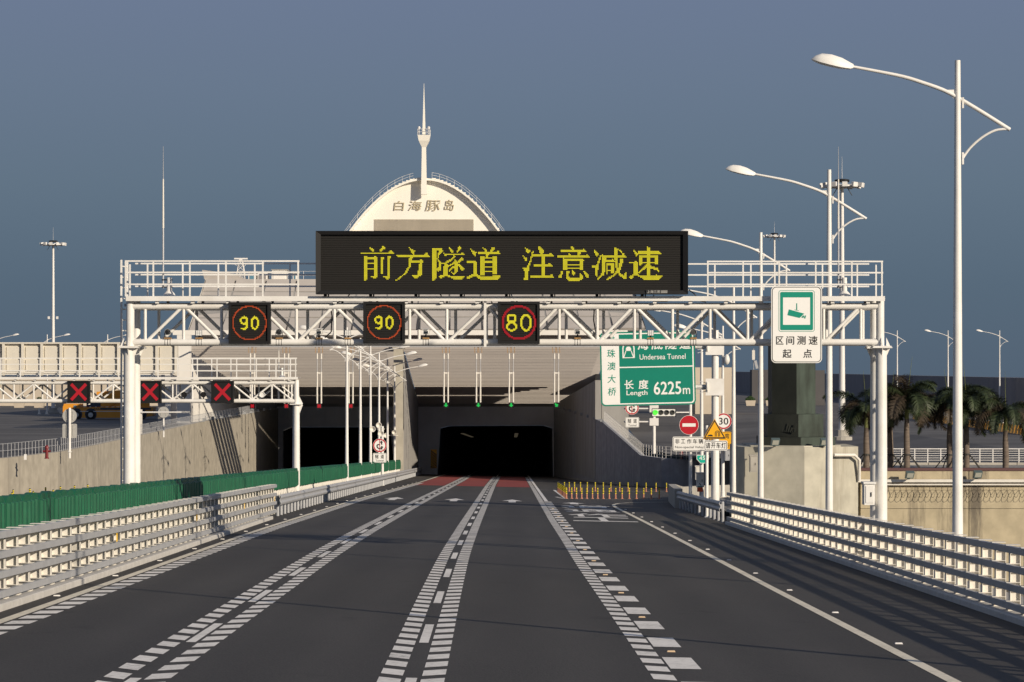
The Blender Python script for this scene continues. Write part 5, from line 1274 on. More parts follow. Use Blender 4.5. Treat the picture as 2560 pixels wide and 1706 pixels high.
# ------------------------------------------------------------------ small road signs
def pole(name, label, px_, D, ytop, r, m='white_paint', zb=None, cat='pole'):
    x = PX(px_, D); z0 = road(x, D) if zb is None else zb
    t = thing(name, label, cat, (x, D, z0))
    MB().path([(x, D, z0 - .4), (x, D, PZ(ytop, D))], [r, r * .9], 12).build('shaft', m, t, True)
    MB().lathe([(r * 1.7, 0), (r * 1.7, .03), (r * 1.05, .05)], (x, D, z0), 12).build('foot_plate', m, t)
    return t
def round_sign(label, cxp, cyp, rp, D, kind, num=None, cat='road sign', back=False):
    x, z, r = PX(cxp, D), PZ(cyp, D), rp * D / FP
    t = thing('road_sign', label, cat, (x, D, z - r))
    MB().prism(disc(x, z, r), D, D + .02).build('plate', 'sign_back' if back else 'sign_white', t)
    if back:
        for dx in (-.45, .45):
            b = MB(); b.box(x + dx * r - .02, x + dx * r + .02, D - .03, D - .001, z - r * .6, z + r * .6); b.build('back_rail', 'sign_back', t)
        return t
    b = MB()
    if kind == 'noentry': sheet(b, disc(x, z, r * .97), D - .004); b.build('red_field', 'sign_red', t); b = MB(); sheet(b, [(x - r * .68, z - r * .17), (x + r * .68, z - r * .17), (x + r * .68, z + r * .17), (x - r * .68, z + r * .17)], D - .008); b.build('white_bar', 'sign_white', t)
    else:
        ring(b, disc(x, z, r * .97), disc(x, z, r * .80), D - .004)
        if kind == 'nopass': sheet(b, [(x - r * .05, z - r * .82), (x + r * .05, z - r * .82), (x + r * .05, z + r * .82), (x - r * .05, z + r * .82)], D - .011)
        b.build('red_ring', 'sign_red', t)
        b = MB()
        if kind == 'speed': text_in(b, num, x - r * .58, x + r * .58, z - r * .42, z + r * .42, D - .006, .02)
        else:
            w = r * .09
            def stroke(pts):
                for (a, c), (a2, c2) in zip(pts[:-1], pts[1:]):
                    dx, dz = a2 - a, c2 - c; L = math.hypot(dx, dz); nx, nz_ = -dz / L * w, dx / L * w
                    sheet(b, [(x + r * a - nx, z + r * c - nz_), (x + r * a2 - nx, z + r * c2 - nz_), (x + r * a2 + nx, z + r * c2 + nz_), (x + r * a + nx, z + r * c + nz_)], D - .006)
            stroke([(.2, -.5), (-.2, -.45), (-.42, -.15), (-.35, .1), (0, .12)]); stroke([(.30, -.6), (.30, -.2)]); stroke([(.30, .1), (.22, .5)])
            for ox, oz in ((.30, -.12), (.24, .62)): sheet(b, [(x + r * (ox - .24), z + r * (oz - .22)), (x + r * (ox + .24), z + r * (oz - .22)), (x + r * ox, z + r * (oz + .1))], D - .007)
        b.build('symbol', 'sign_black', t)
    return t
def plate_sign(label, x0p, y0p, x1p, y1p, D, texts, m='sign_white', border='sign_black', tm='sign_black'):
    x0, x1, z0, z1 = vpx(x0p, y0p, x1p, y1p, D); r = min(x1 - x0, z1 - z0) * .12
    t = thing('road_sign', label, 'road sign', ((x0 + x1) / 2, D, z0))
    MB().prism(rrect(x0, x1, z0, z1, r), D, D + .02).build('plate', m, t)
    b = MB(); e_ = .03; ring(b, rrect(x0 + e_, x1 - e_, z0 + e_, z1 - e_, r * .8), rrect(x0 + e_ + .022, x1 - e_ - .022, z0 + e_ + .022, z1 - e_ - .022, r * .6), D - .004)
    for s, a, c, lo, hi, bold in texts: text_in(b, s, x0 + a * (x1 - x0), x0 + c * (x1 - x0), z0 + lo * (z1 - z0), z0 + hi * (z1 - z0), D - .004, bold)
    b.build('lettering', tm, t)
    return t
ND = 141.5
pole('signal_pole', 'white pole of the no-entry sign and the traffic light', 1726, ND, 985, .10)
round_sign('round red no-entry sign with white bar', 1722.5, 1063, 24.3, ND - .2, 'noentry')
plate_sign('white plate about non-special vehicles below the no-entry sign', 1681.5, 1092, 1772, 1128.5, ND - .2, [('非', .07, .19, .52, .84, .02), ('工', .235, .345, .54, .82, .02), ('作', .40, .52, .52, .84, .02), ('车', .56, .68, .52, .84, .02), ('辆', .72, .84, .52, .84, .02), ('Non-special Vehicle', .07, .93, .16, .36, .01)])
tl = thing('traffic_light', 'horizontal traffic light with green lamp lit', 'traffic light', W(1660, 1042, ND - .3))
D = ND - .3; x0, x1, z0, z1 = vpx(1629.5, 1021.5, 1690.5, 1042, D)
MB().box(x0, x1, D + .02, D + .14, z0, z1).build('housing', 'sign_white', tl)
b = MB(); 
for a in ((x0, x1, z0, z0 + .03), (x0, x1, z1 - .03, z1), (x0, x0 + .03, z0 + .031, z1 - .031), (x1 - .03, x1, z0 + .031, z1 - .031)): b.box(a[0], a[1], D - .01, D + .019, a[2], a[3])
b.build('frame', 'sign_black', tl)
for i in range(4):
    cx, cz = x0 + (x1 - x0) * (.15 + .233 * i), (z0 + z1) / 2
    MB().prism(disc(cx, cz, .135, 18), D - .02, D + .018).build('lamp', 'signal_green' if i == 0 else 'lens_dark', tl)
    b = MB(); n = 9
    for k in range(n):
        a0, a1 = math.radians(20 + 140 * k / n), math.radians(20 + 140 * (k + 1) / n)
        b.add([(cx + .15 * math.cos(a0), D - .02, cz + .15 * math.sin(a0)), (cx + .15 * math.cos(a1), D - .02, cz + .15 * math.sin(a1)), (cx + .145 * math.cos(a1), D - .14, cz + .145 * math.sin(a1)), (cx + .145 * math.cos(a0), D - .14, cz + .145 * math.sin(a0))], [(0, 1, 2, 3)])
    b.build('visor', 'black_box', tl)
MB().tube((x1, D + .08, (z0 + z1) / 2), (PX(1726, ND), ND, (z0 + z1) / 2), .04, n=8).build('arm', 'white_paint', tl)
TD = 123.5
pole('sign_pole', 'white pole of the yellow tunnel warning triangle', 1767, TD, 1064, .085)
t = thing('road_sign', 'yellow triangular tunnel warning sign', 'road sign', W(1786, 1099, TD - .2)); D = TD - .2
tri = lambda k, dy: [(PX(1786.5, D) + k * a, PZ(1078 + dy, D) + k * c) for a, c in ((-.58, -.40), (.58, -.40), (0, .60))]
MB().prism(tri(1.0, 0), D, D + .02).build('plate', 'sign_yellow', t)
b = MB(); ring(b, tri(.94, 0), tri(.76, 0), D - .004)
cx, cz = PX(1786.5, D), PZ(1078, D)
arc = lambda r, c0: [(c0[0] + r * math.cos(math.radians(a)), c0[1] + r * math.sin(math.radians(a))) for a in range(0, 181, 30)]
c0 = (cx + .14, cz - .10)
for ro, ri in ((.125, .095), (.065, .035)):
    o_ = [(c0[0] + ro, cz - .27)] + arc(ro, c0) + [(c0[0] - ro, cz - .27)]; i_ = [(c0[0] + ri, cz - .27)] + arc(ri, c0) + [(c0[0] - ri, cz - .27)]
    n = len(o_); b.add([(a, D - .005, c) for a, c in o_] + [(a, D - .005, c) for a, c in i_], [(k, k + 1, k + 1 + n, k + n) for k in range(n - 1)])
sheet(b, [(cx - .36, cz - .26), (cx - .08, cz - .26), (cx - .10, cz - .20), (cx - .18, cz - .17), (cx - .3, cz - .19)], D - .006)
b.build('symbol', 'sign_black', t)
plate_sign('white plate asking for headlights below the yellow triangle', 1760.5, 1102, 1818.5, 1127, TD - .2, [(c, .07 + .225 * i, .07 + .225 * i + .19, .22, .80, .02) for i, c in enumerate('请开车灯')])
b = MB(); b.box(PX(1766, TD), PX(1812, TD), TD - .17, TD - .12, PZ(1114, TD) - .05, PZ(1114, TD) + .05)
tag(b.build('sign_bracket', 'galvanised'), 'thin grey bracket behind the headlight plate', 'bracket')
LD = 167.7
round_sign('round 30 speed limit sign on the ramp lamp pole', 1809, 1053.5, 20.3, LD - .3, 'speed', '30')
plate_sign('yellow plate with black characters below the 30 sign', 1776, 1079.5, 1829.5, 1125, LD - .3, [('急', .40, .60, .62, .9, .02), ('弯', .68, .88, .62, .9, .02), ('慢', .40, .60, .12, .36, .02), ('行', .68, .88, .12, .36, .02)], 'sign_yellow')
kd = 146.2; kx = PX(1753, kd)
t = thing('kilometre_plate', 'small teal kilometre plate reading 45', 'road sign', W(1756, 1160, kd)); x0, x1, z0, z1 = vpx(1741.5, 1138, 1772, 1159, kd)
MB().prism([(x0, z1), (x0, z0 + .25), (x0 + .22, z0), (x1 - .22, z0), (x1, z0 + .25), (x1, z1)], kd, kd + .02).build('plate', 'sign_white', t)
b = MB(); sheet(b, [(x0 + .03, z1 - .03), (x0 + .03, z0 + .26), (x0 + .23, z0 + .03), (x1 - .23, z0 + .03), (x1 - .03, z0 + .26), (x1 - .03, z1 - .03)], kd - .004); b.build('teal_field', 'km_teal', t)
b = MB(); text_in(b, '45', x0 + .15, x1 - .22, z0 + .2, z1 - .07, kd - .008, .02); b.build('number', 'sign_white', t)
# dome camera on the ramp lamp
t = thing('dome_camera', 'white dome camera on a bracket high on the ramp lamp', 'camera', W(1818, 890, 167.8)); c = W(1817, 890, 167.8)
MB().path([W(1809, 893, 167.8), W(1814, 890, 167.8), c], .04, 8).build('arm', 'white_paint', t)
MB().lathe([(.06, .1), (.14, 0), (.2, -.2), (.2, -.35), (.15, -.5), (.05, -.58)], c, 12).build('dome', 'white_paint', t, True)
# cabinets and phone at the verge
def cabinet(label, xa, ya, xb, yb, D, m='barrier_white', cat='cabinet'):
    x0, x1, z0, z1 = vpx(xa, ya, xb, yb, D); t = thing('equipment_cabinet', label, cat, ((x0 + x1) / 2, D, z0))
    MB().box(x0, x1, D, D + .45, z0, z1).build('body', m, t)
    MB().box(x0 - .03, x1 + .03, D - .05, D + .5, z1, z1 + .05).build('roof', m, t)
    MB().box(x0 + .04, x1 - .04, D - .018, D - .002, z0 + .06, z1 - .06).build('door', m, t)
    MB().box(x1 - .12, x1 - .09, D - .035, D - .019, (z0 + z1) / 2 - .06, (z0 + z1) / 2 + .06).build('handle', 'black_box', t)
    return t
cabinet('pale cabinet on a post above the orange telephone', 1742, 1184, 1760, 1219, 135.5)
cabinet('grey cabinet behind the teal kilometre plate', 1739, 1167, 1752, 1200, 150)
cabinet('grey cabinet on the ramp lamp below the yellow plate', 1812.5, 1126, 1826, 1152, 167.2, 'galvanised')
cabinet('small grey cabinet on the side of the plinth', 1875, 1140, 1893, 1181, 127.2, 'concrete')
cabinet('white cabinet on the right gantry post', 2161, 1210, 2187, 1263, GD - .35, 'white_paint')
t = thing('emergency_phone', 'orange roadside telephone with white handset symbol', 'telephone', W(1749, 1245, 134)); D = 134; x0, x1, z0, z1 = vpx(1743.5, 1208, 1757.5, 1230, D)
MB().tube((PX(1751, D), D + .1, road(11, D) - .2), (PX(1751, D), D + .1, z0), .05, n=8).build('post', 'white_paint', t)
MB().box(x0, x1, D, D + .2, z0, z0 + (z1 - z0) * .5 - .001).build('body', 'phone_orange', t); MB().box(x0, x1, D, D + .2, z0 + (z1 - z0) * .5, z1).build('symbol_plate', 'sign_white', t)
b = MB(); sheet(b, [(x0 + .02, z0 + (z1 - z0) * .52), (x1 - .02, z0 + (z1 - z0) * .52), (x1 - .02, z0 + (z1 - z0) * .64), (x0 + .02, z0 + (z1 - z0) * .64)], D - .004); b.build('green_band', 'sign_green', t)
b = MB(); zc = z0 + (z1 - z0) * .82; sheet(b, [(x0 + .08, zc + .06), (x0 + .12, zc + .08), (x1 - .08, zc - .03), (x1 - .1, zc - .07)], D - .004); b.build('handset', 'sign_black', t)
# tunnel no-overtaking signs
MD = 210.0
pole('sign_pole', 'white pole of the no-overtaking sign on the median', 956, MD, 1066, .12)
round_sign('red-ringed no-overtaking sign on the median', 949.5, 1114, 17.2, MD - .3, 'nopass')
plate_sign('small white Tunnel plate on the median pole', 932, 1133, 966, 1157, MD - .3, [('隧', .18, .42, .42, .84, .02), ('道', .58, .82, .42, .84, .02), ('Tunnel', .2, .8, .12, .32, .01)])
QD = 236.0; qx = PX(1635, QD); qz = PZ(1121, QD)
t = thing('sign_pole', 'white flanged pole with side arms behind the green sign', 'pole', (qx, QD, qz))
MB().path([(qx, QD, qz - .5), (qx, QD, PZ(1000, QD))], [.17, .15], 12).build('shaft', 'white_paint_far', t, True)
for yy in (1022, 1055):
    MB().tube((PX(1560, QD), QD, PZ(yy, QD)), (qx, QD, PZ(yy, QD)), .08, n=8).build('arm', 'white_paint_far', t); b = MB(); b.box(qx - .42, qx + .42, QD - .2, QD - .17, PZ(yy, QD) - .35, PZ(yy, QD) + .35); b.build('flange', 'white_paint_far', t)
round_sign('red-ringed no-overtaking sign half hidden by the green sign', 1580, 1020, 17.2, QD - .3, 'nopass')
plate_sign('small white Tunnel plate below the green sign', 1563.5, 1043.5, 1598, 1069, QD - .3, [('隧', .18, .42, .42, .84, .02), ('道', .58, .82, .42, .84, .02), ('Tunnel', .2, .8, .12, .32, .01)])
# hazard board at the tube mouth
t = thing('hazard_board', 'black and orange striped board at the left edge of the open tube', 'hazard board', W(1084, 1171, 309)); x0, x1, z0, z1 = vpx(1076.5, 1124, 1092, 1171, 309)
MB().box(x0, x1, 309, 309.08, z0, z1).build('board', 'sign_yellow', t)
for k in range(9):
    zz = z0 - .5 + k * .33; P = [(x0, zz + .62), (x0, zz + .78), (x1, zz + .16), (x1, zz)]
    P = [(a, min(max(c, z0 + .002), z1 - .002)) for a, c in P]
    if P[1][1] - P[2][1] > .01 and P[0][1] < z1 - .003: MB().prism(P, 308.98, 308.998).build('stripe', 'sign_black', t)
# lane signals hanging before the tubes
def hanging(cxp, D, yb, kind, label, half=6.5):
    s = D / FP; x = PX(cxp, D); zb = PZ(yb + 2 * half, D); zt_ = PZ(yb, D); w = 10.2 * s / 2; w2 = half * s
    t = thing('hanging_lane_signal', label, 'lane signal', (x, D, zb), 'hanging signals over the open tube' if kind != 'x' else 'hanging signals over the closed tube')
    for sg in (-1, 1):
        xx = x + sg * w
        MB().tube((xx, D, zt_), (xx, D, PZ(930, D)), .085, n=8).build('drop_tube', 'barrier_white', t)
        MB().tube((xx, D, PZ(930, D)), (xx, D, PZ(898, D)), .045, n=8).build('hanger_rod', 'galvanised', t)
        MB().tube((xx, D, PZ(898, D)), (xx, D, PZ(884, D)), .085, n=8).build('coupling', 'barrier_white', t)
        b = MB(); b.tube((xx - .15, D - .15, PZ(883, D)), (xx - .2, D + .3, PZ(868, D)), .03, n=5); b.tube((xx + .15, D - .15, PZ(883, D)), (xx + .12, D + .3, PZ(868, D)), .03, n=5); b.build('anchor_rods', 'rust', t)
    MB().box(x - w, x + w, D - .05, D + .05, PZ(935, D), PZ(931, D)).build('cross_bar', 'barrier_white', t)
    MB().box(x - w2, x + w2, D - .1, D + .15, zb, zt_).build('cabinet', 'black_box', t)
    b = MB(); cz = (zb + zt_) / 2; h = w2 * .8; y = D - .105
    if kind == 'x':
        for sg in (1, -1): b.prism([(x - h, cz - sg * (h - .12)), (x - h + .12, cz - sg * h), (x + h, cz + sg * (h - .12)), (x + h - .12, cz + sg * h)], y - .004 * (sg + 2), y)
        b.build('red_cross', 'led_red', t)
    else:
        a = math.radians(-40 if kind == 'l' else 0)
        def rot(P): return [(x + u * math.cos(a) + v * math.sin(a) * 1, cz - u * math.sin(a) + v * math.cos(a)) for u, v in P]
        b.prism(rot([(-.08, h), (.08, h), (.08, -h * .5), (-.08, -h * .5)]), y - .006, y); b.prism(rot([(0, -h), (h * .9, -.05), (h * .6, h * .2), (0, -h * .45)]), y - .010, y - .0065); b.prism(rot([(0, -h), (-h * .9, -.05), (-h * .6, h * .2), (0, -h * .45)]), y - .010, y - .0065)
        b.build('green_arrow', 'led_green', t)
for px_, lab in ((631, 'red-cross hanging signal farthest left, behind the left gantry truss'), (716, 'red-cross hanging signal beside the right post of the left gantry'), (798, 'red-cross hanging signal in the clear left of the median lamps'), (877, 'red-cross hanging signal between the first two median lamps')): hanging(px_, 264.5, 1009, 'x', lab)
for px_, kd_, lab in ((1115, 'd', 'leftmost hanging signal with green down arrow'), (1196, 'd', 'second hanging signal with green down arrow'), (1278, 'd', 'third hanging signal with green down arrow'), (1391, 'l', 'rightmost hanging signal with green slanting arrow')): hanging(px_, 264.5, 1006.5, kd_, lab)
# sign backs on the left wall
SB = 162.0
pole('sign_pole', 'white pole of the grey sign backs on the left wall', 174, SB, 1020, .085, zb=zl(SB))
round_sign('round grey back of a sign on the left wall', 174, 1040, 18, SB + .15, 'x', back=True)
t = thing('road_sign', 'square grey back of a plate below the round sign back', 'road sign', W(174, 1095, SB + .15)); x0, x1, z0, z1 = vpx(156, 1060, 192.5, 1095.5, SB + .15)
MB().prism(rrect(x0, x1, z0, z1, .08), SB + .15, SB + .17).build('plate', 'sign_back', t)
for dx in (.25, .75): MB().box(x0 + dx * (x1 - x0) - .02, x0 + dx * (x1 - x0) + .02, SB + .12, SB + .149, z0 + .1, z1 - .1).build('back_rail', 'sign_back', t)
round_sign('round grey back of a sign beyond the main gantry post', 409, 1031, 14, 205, 'x', back=True)
x = PX(409, 205.2); tag(MB().tube((x, 205.2, LOT), (x, 205.2, PZ(1018, 205)), .07, n=8).build('sign_pole', 'white_paint_far'), 'short white pole behind the far round sign back', 'pole')
t = thing('barrier_arm', 'white horizontal barrier arm beyond the main gantry post', 'barrier', (PX(352, 200), 200, LOT)); MB().box(PX(346, 200), PX(355, 200), 199.8, 200.2, LOT, PZ(1024, 200)).build('housing', 'barrier_white', t); MB().tube((PX(352, 200), 199.7, PZ(1031, 200)), (PX(455, 200), 199.7, PZ(1031, 200)), .06, n=8).build('arm', 'white_paint_far', t)
# ------------------------------------------------------------------ bollards
bp_ = thing('bollard', 'yellow-banded flexible bollard', 'bollard', (0, 0, 0), 'bollards')
MB().lathe([(.10, 0), (.10, .03), (.05, .05), (.042, .72), (.03, .76)], (0, 0, 0), 10).build('post', 'bollard_base', bp_)
MB().lathe([(.046, .30), (.046, .74), (.036, .77)], (0, 0, 0), 10).build('sleeve', 'bollard_dark', bp_)
for k in range(4): MB().lathe([(.05, .335 + k * .11), (.05, .385 + k * .11)], (0, 0, 0), 10).build('band', 'yellow_band', bp_)
first = True
def put_bollard(x, y, label, group, z=None):
    global first
    loc = (x, y, road(x, y) + .005 if z is None else z)
    if first: bp_.location = loc; bp_['label'] = label; o = bp_; first = False
    else: o = dup(bp_, loc, label)
    o['group'] = group
fr_l = 'yellow-banded bollard in the front row across the closed ramp'
for px_ in (1416, 1429, 1441, 1454, 1467, 1481, 1494, 1508, 1523, 1539, 1555, 1573, 1591, 1609, 1628, 1648): put_bollard(PX(px_, 166.5 + (px_ - 1416) * .025), 166.5 + (px_ - 1416) * .025, fr_l, 'front row of bollards')
for i, px_ in enumerate((1397, 1411, 1423, 1436, 1451, 1468, 1488, 1508, 1527, 1549, 1570, 1592, 1615, 1640, 1666)): d = 196 + i * .7; put_bollard(PX(px_, d), d, 'yellow-banded bollard in the back row across the closed ramp', 'back row of bollards')
for i in range(16): d = 168.5 + i * 1.75; put_bollard(3.62 - .004 * i, d, 'yellow-banded bollard in the close file along the left side of the closed ramp', 'file of bollards beside the lane')
for i in range(8): d = 128 + i * 4.2; put_bollard(-27.2 + .1 * i, d, 'yellow-banded bollard in the outer row at the foot of the pale left wall', 'outer row of bollards by the left wall')
for i in range(6): d = 127 + i * 4.6; put_bollard(-25.2 + .2 * i, d, 'yellow-banded bollard in the inner row near the pale left wall', 'inner row of bollards by the left wall')

# ------------------------------------------------------------------ plinth with bronze block
PD = 128.0
pl = thing('monument', 'dark bronze block on an octagonal concrete plinth', 'monument', (PX(1995, PD), PD, -9))
def octo(xl, xr, y0, dep, ch): w = xr - xl; return [(xl + ch, y0), (xr - ch, y0), (xr, y0 + ch), (xr, y0 + dep - ch), (xr - ch, y0 + dep), (xl + ch, y0 + dep), (xl, y0 + dep - ch), (xl, y0 + ch)]
zt_ = PZ(1118, PD)
xl, xm_, xr = PX(1850, PD), PX(2008, PD), PX(2152, PD)
MB().prismz([(xl, PD + .9), (xl + .25, PD + .2), (xm_, PD - .55), (xr, PD + 1.0), (xr, PD + 6), (xl, PD + 6)], -10, zt_).build('plinth', 'plinth', pl)
MB().prismz([(xl + .6, PD + .6), (xm_, PD - .25), (xr - .9, PD + .9), (xr - .9, PD + 5.5), (xl + .6, PD + 5.5)], zt_, PZ(1115, PD)).build('cap_slab', 'plinth', pl)
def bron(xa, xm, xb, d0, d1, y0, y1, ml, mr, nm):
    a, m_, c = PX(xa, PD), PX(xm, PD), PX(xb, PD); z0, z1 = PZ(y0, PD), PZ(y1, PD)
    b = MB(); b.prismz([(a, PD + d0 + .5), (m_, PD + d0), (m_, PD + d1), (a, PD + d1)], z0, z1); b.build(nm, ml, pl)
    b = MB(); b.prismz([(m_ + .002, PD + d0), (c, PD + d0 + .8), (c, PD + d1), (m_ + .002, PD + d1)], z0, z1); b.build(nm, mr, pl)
bron(1912, 2004, 2096, .4, 4.4, 1115, 1094.5, 'bronze', 'bronze_green', 'base_course')
bron(1924.5, 2000, 2068, .75, 4.0, 1094, 1037, 'bronze', 'bronze_green', 'bronze_panel')
bron(1938, 1997.5, 2050, 1.1, 3.6, 1036.5, 860, 'bronze', 'bronze_green', 'bronze_panel')
for k in range(9):
    x = PX(1950 + k * 5.0, PD); MB().bar((x, PD + 1.14 - .06 * k, PZ(1082, PD)), (x + .1, PD + 1.12 - .06 * k, PZ(1060 + (k % 4) * 5, PD)), .03, .08).build('relief_figure', 'bronze', pl)
def flood_g(px_, py_, D, lab):
    c = W(px_, py_, D); t = thing('floodlight', lab, 'floodlight', c)
    b = MB(); b.hexa([c + Vector(v) for v in ((-.2, -.1, -.1), (.2, -.1, -.1), (.2, .22, -.1), (-.2, .22, -.1), (-.17, -.22, .22), (.25, -.22, .22), (.25, .1, .3), (-.17, .1, .3))]); b.build('housing', 'flood_green', t)
    b = MB(); b.hexa([c + Vector(v) for v in ((-.15, -.135, -.05), (.16, -.135, -.05), (.16, -.12, -.05), (-.15, -.12, -.05), (-.12, -.238, .18), (.20, -.238, .18), (.20, -.222, .18), (-.12, -.222, .18))]); b.build('glass', 'flood_glass', t)
    MB().box(c.x - .05, c.x + .05, c.y + .1, c.y + .5, c.z - .15, c.z - .05).build('bracket', 'prop_dark', t)
flood_g(2273, 1192, 129.2, 'wall floodlight under the pair of palms'); flood_g(2443, 1191, 129.2, 'wall floodlight right of the nearest big lamp pole')
flood_g(1937, 1110, 127.4, 'dark floodlight lying at the left foot of the bronze block'); flood_g(2060, 1110, 127.8, 'dark floodlight at the right foot of the bronze block')
# stained wall, coping, pipe and razor wire
sw = thing('retaining_wall', 'stained tan concrete wall under the palms on the right', 'wall', (20, 130, -9))
x = PX(2150, 130); WX = [x + .02]
while WX[-1] < 34: WX.append(WX[-1] + 5.6)
zc0, zc1 = -9.0, PZ(1177, 130)
zj = PZ(1272, 130)
for a, c in zip(WX[:-1], WX[1:]):
    MB().box(a + .02, c - .02, 130, 130.6, zj + .012, zc1).build('wall_block', 'stained_wall', sw); MB().box(a + .02, c - .02, 130.004, 130.6, zc0, zj - .012).build('wall_block', 'stained_wall', sw)
MB().box(WX[0], WX[-1], 129.93, 130.75, zc1, PZ(1171, 130)).build('coping', 'dark_red', sw)
MB().box(WX[0] + .1, WX[-1], 130.06, 130.58, zc0, zc1 - .02).build('core', 'concrete_grey', sw)
pp = thing('pipe_run', 'white pipe run along the stained wall and up the plinth', 'pipe', (15, 129.8, PZ(1203, 130)))
MB().path([W(2085, 1138, 127.9), W(2136, 1138, 128.5), W(2148, 1150, 128.7), W(2148, 1203, 128.9)], .085, 10).build('pipe', 'barrier_white', pp, True)
MB().box(PX(2148, 129), 34, 129.72, 129.9, PZ(1206, 129.8), PZ(1199, 129.8)).build('duct', 'barrier_white', pp)
MB().tube((PX(2210, 129.8), 129.78, PZ(1212, 129.8)), (34, 129.78, PZ(1212, 129.8)), .045, n=8).build('lower_pipe', 'barrier_white', pp)
rz = MB(); pts = []; x = PX(2205, 129.6); k = 0
while x < 28: pts.append((x, 129.5 + .28 * math.sin(k * .7), PZ(1230, 129.6) + .30 * math.cos(k * .7))); x += .034; k += 1
rz.path(pts, .010, 4); tag(rz.build('razor_wire', 'wire'), 'coiled razor wire hanging on the stained wall', 'razor wire')
MB().box(16, 40, 141.5, 142.0, LOT - .3, PZ(1158, 142)).build('low_wall', 'concrete') if False else None
lw = thing('low_wall', 'low pale concrete wall behind the palm trunks', 'wall', (20, 142, LOT))
x = PX(2100, 142)
while x < 40: MB().box(x, x + 4.96, 142, 142.4, LOT - .4, PZ(1157, 142)).build('wall_block', 'concrete', lw); x += 5
rf = thing('railing', 'white horizontal-bar railing behind the palm trunks', 'railing', (20, 142.2, PZ(1157, 142)))
x = PX(2190, 142); z0 = PZ(1157, 142); z1 = PZ(1123, 142); X0 = x
while x < 34: MB().tube((x, 142.2, z0), (x, 142.2, z1), .035, n=6).build('post', 'white_paint_far', rf); x += .735 * 1.0 + .0
for k in range(6): MB().tube((X0, 142.2, z0 + (z1 - z0) * (k + 1) / 6), (34, 142.2, z0 + (z1 - z0) * (k + 1) / 6), .03 if k == 5 else .015, n=5).build('bar', 'white_paint_far', rf)

# ------------------------------------------------------------------ palms
def palm(px_, D, base_y, crown_y, label, scale, seed, nf=13):
    rd = random.Random(seed); x = PX(px_, D); z0 = PZ(base_y, D); zc = PZ(crown_y, D); H = zc - z0
    t = thing('palm_tree', label, 'palm tree', (x, D, z0), 'palms on the planter wall')
    MB().path([(x, D, z0 - .1), (x + .01, D, z0 + H * .2), (x - .01, D, z0 + H * .5), (x, D, z0 + H * .72)], [.16, .17, .15, .12], 12).build('trunk', 'trunk', t, True)
    MB().path([(x, D, z0 + H * .71), (x, D, z0 + H * .8), (x, D, zc + .05)], [.12, .11, .06], 12).build('crownshaft', 'crownshaft', t, True)
    for f in range(nf):
        a = 2 * math.pi * f / nf + rd.uniform(-.25, .25); el = rd.uniform(.15, 1.25); L = scale * rd.uniform(1.6, 2.3); droop = rd.uniform(1.2, 2.3)
        b = MB(); P = []; n = 12
        p = Vector((x, D, zc)); dirh = Vector((math.cos(a), math.sin(a), 0)); e_ = el
        for i in range(n + 1):
            P.append(p.copy()); p = p + (dirh * math.cos(e_) + Vector((0, 0, math.sin(e_)))) * L / n; e_ -= droop / n * (1 + i / n)
        b.path(P, [.028 * (1 - .8 * i / n) for i in range(n + 1)], 5)
        for i in range(1, n * 6):
            u = i / (n * 6); j = min(int(u * n), n - 1); q = P[j].lerp(P[j + 1], u * n - j); tg = (P[j + 1] - P[j]).normalized()
            side0 = tg.cross(Vector((0, 0, 1))).normalized(); up = side0.cross(tg)
            ll = scale * .50 * math.sin(math.pi * (.12 + .80 * u)) * rd.uniform(.75, 1.15)
            for s in (-1, 1):
                for sp in (.55, -.35):
                    d = (side0 * s * math.cos(sp) + up * math.sin(sp) + tg * .55 + Vector((0, 0, -.18 + rd.uniform(-.2, .2)))).normalized()
                    w = tg * .017; e1 = q + d * ll * .55 + Vector((0, 0, .0)); e2 = q + d * ll + Vector((0, 0, -.22 * ll))
                    b.add([q - w, q + w, e1 + w * .9, e1 - w * .9, e2], [(0, 1, 2, 3), (3, 2, 4)])
        b.build('frond', 'frond_dry' if (rd.random() < .30 or el < .3) else 'frond', t)
    MB().tube((x, D, zc), (x + rd.uniform(-.3, .3), D, zc + scale * 1.75), .022, .004, n=4).build('spear_leaf', 'crownshaft', t)
    if seed != 5:
        zz = z0 + .75; b = MB()
        for a in (20, 110, 160, 250, 320): b.tube((x + .17 * math.cos(math.radians(a)), D + .17 * math.sin(math.radians(a)), zz), (x + .85 * math.cos(math.radians(a)), D + .6 * math.sin(math.radians(a)), z0 - .05), .03, n=5)
        b.build('prop_stakes', 'prop_dark', t); MB().lathe([(.215, .70), (.215, .78)], (x, D, z0), 12).build('prop_collar', 'prop_dark', t)
for i, (px_, D, by, cy, lab, s) in enumerate(((2166, 133.5, 1172, 1030, 'palm mostly hidden behind the right gantry post', 1.25), (2226, 134, 1172, 1022, 'palm just right of the right gantry post', 1.2), (2267, 133, 1172, 1000, 'second palm right of the right gantry post, with tallest crown', 1.3), (2374, 134, 1172, 1022, 'palm just left of the nearest big lamp pole', 1.2), (2416, 133.4, 1171, 1010, 'palm just right of the nearest big lamp pole', 1.25), (2514, 133, 1170, 1040, 'palm nearest the right picture edge', 1.35))): palm(px_, D, by, cy, lab, s, i, 17)

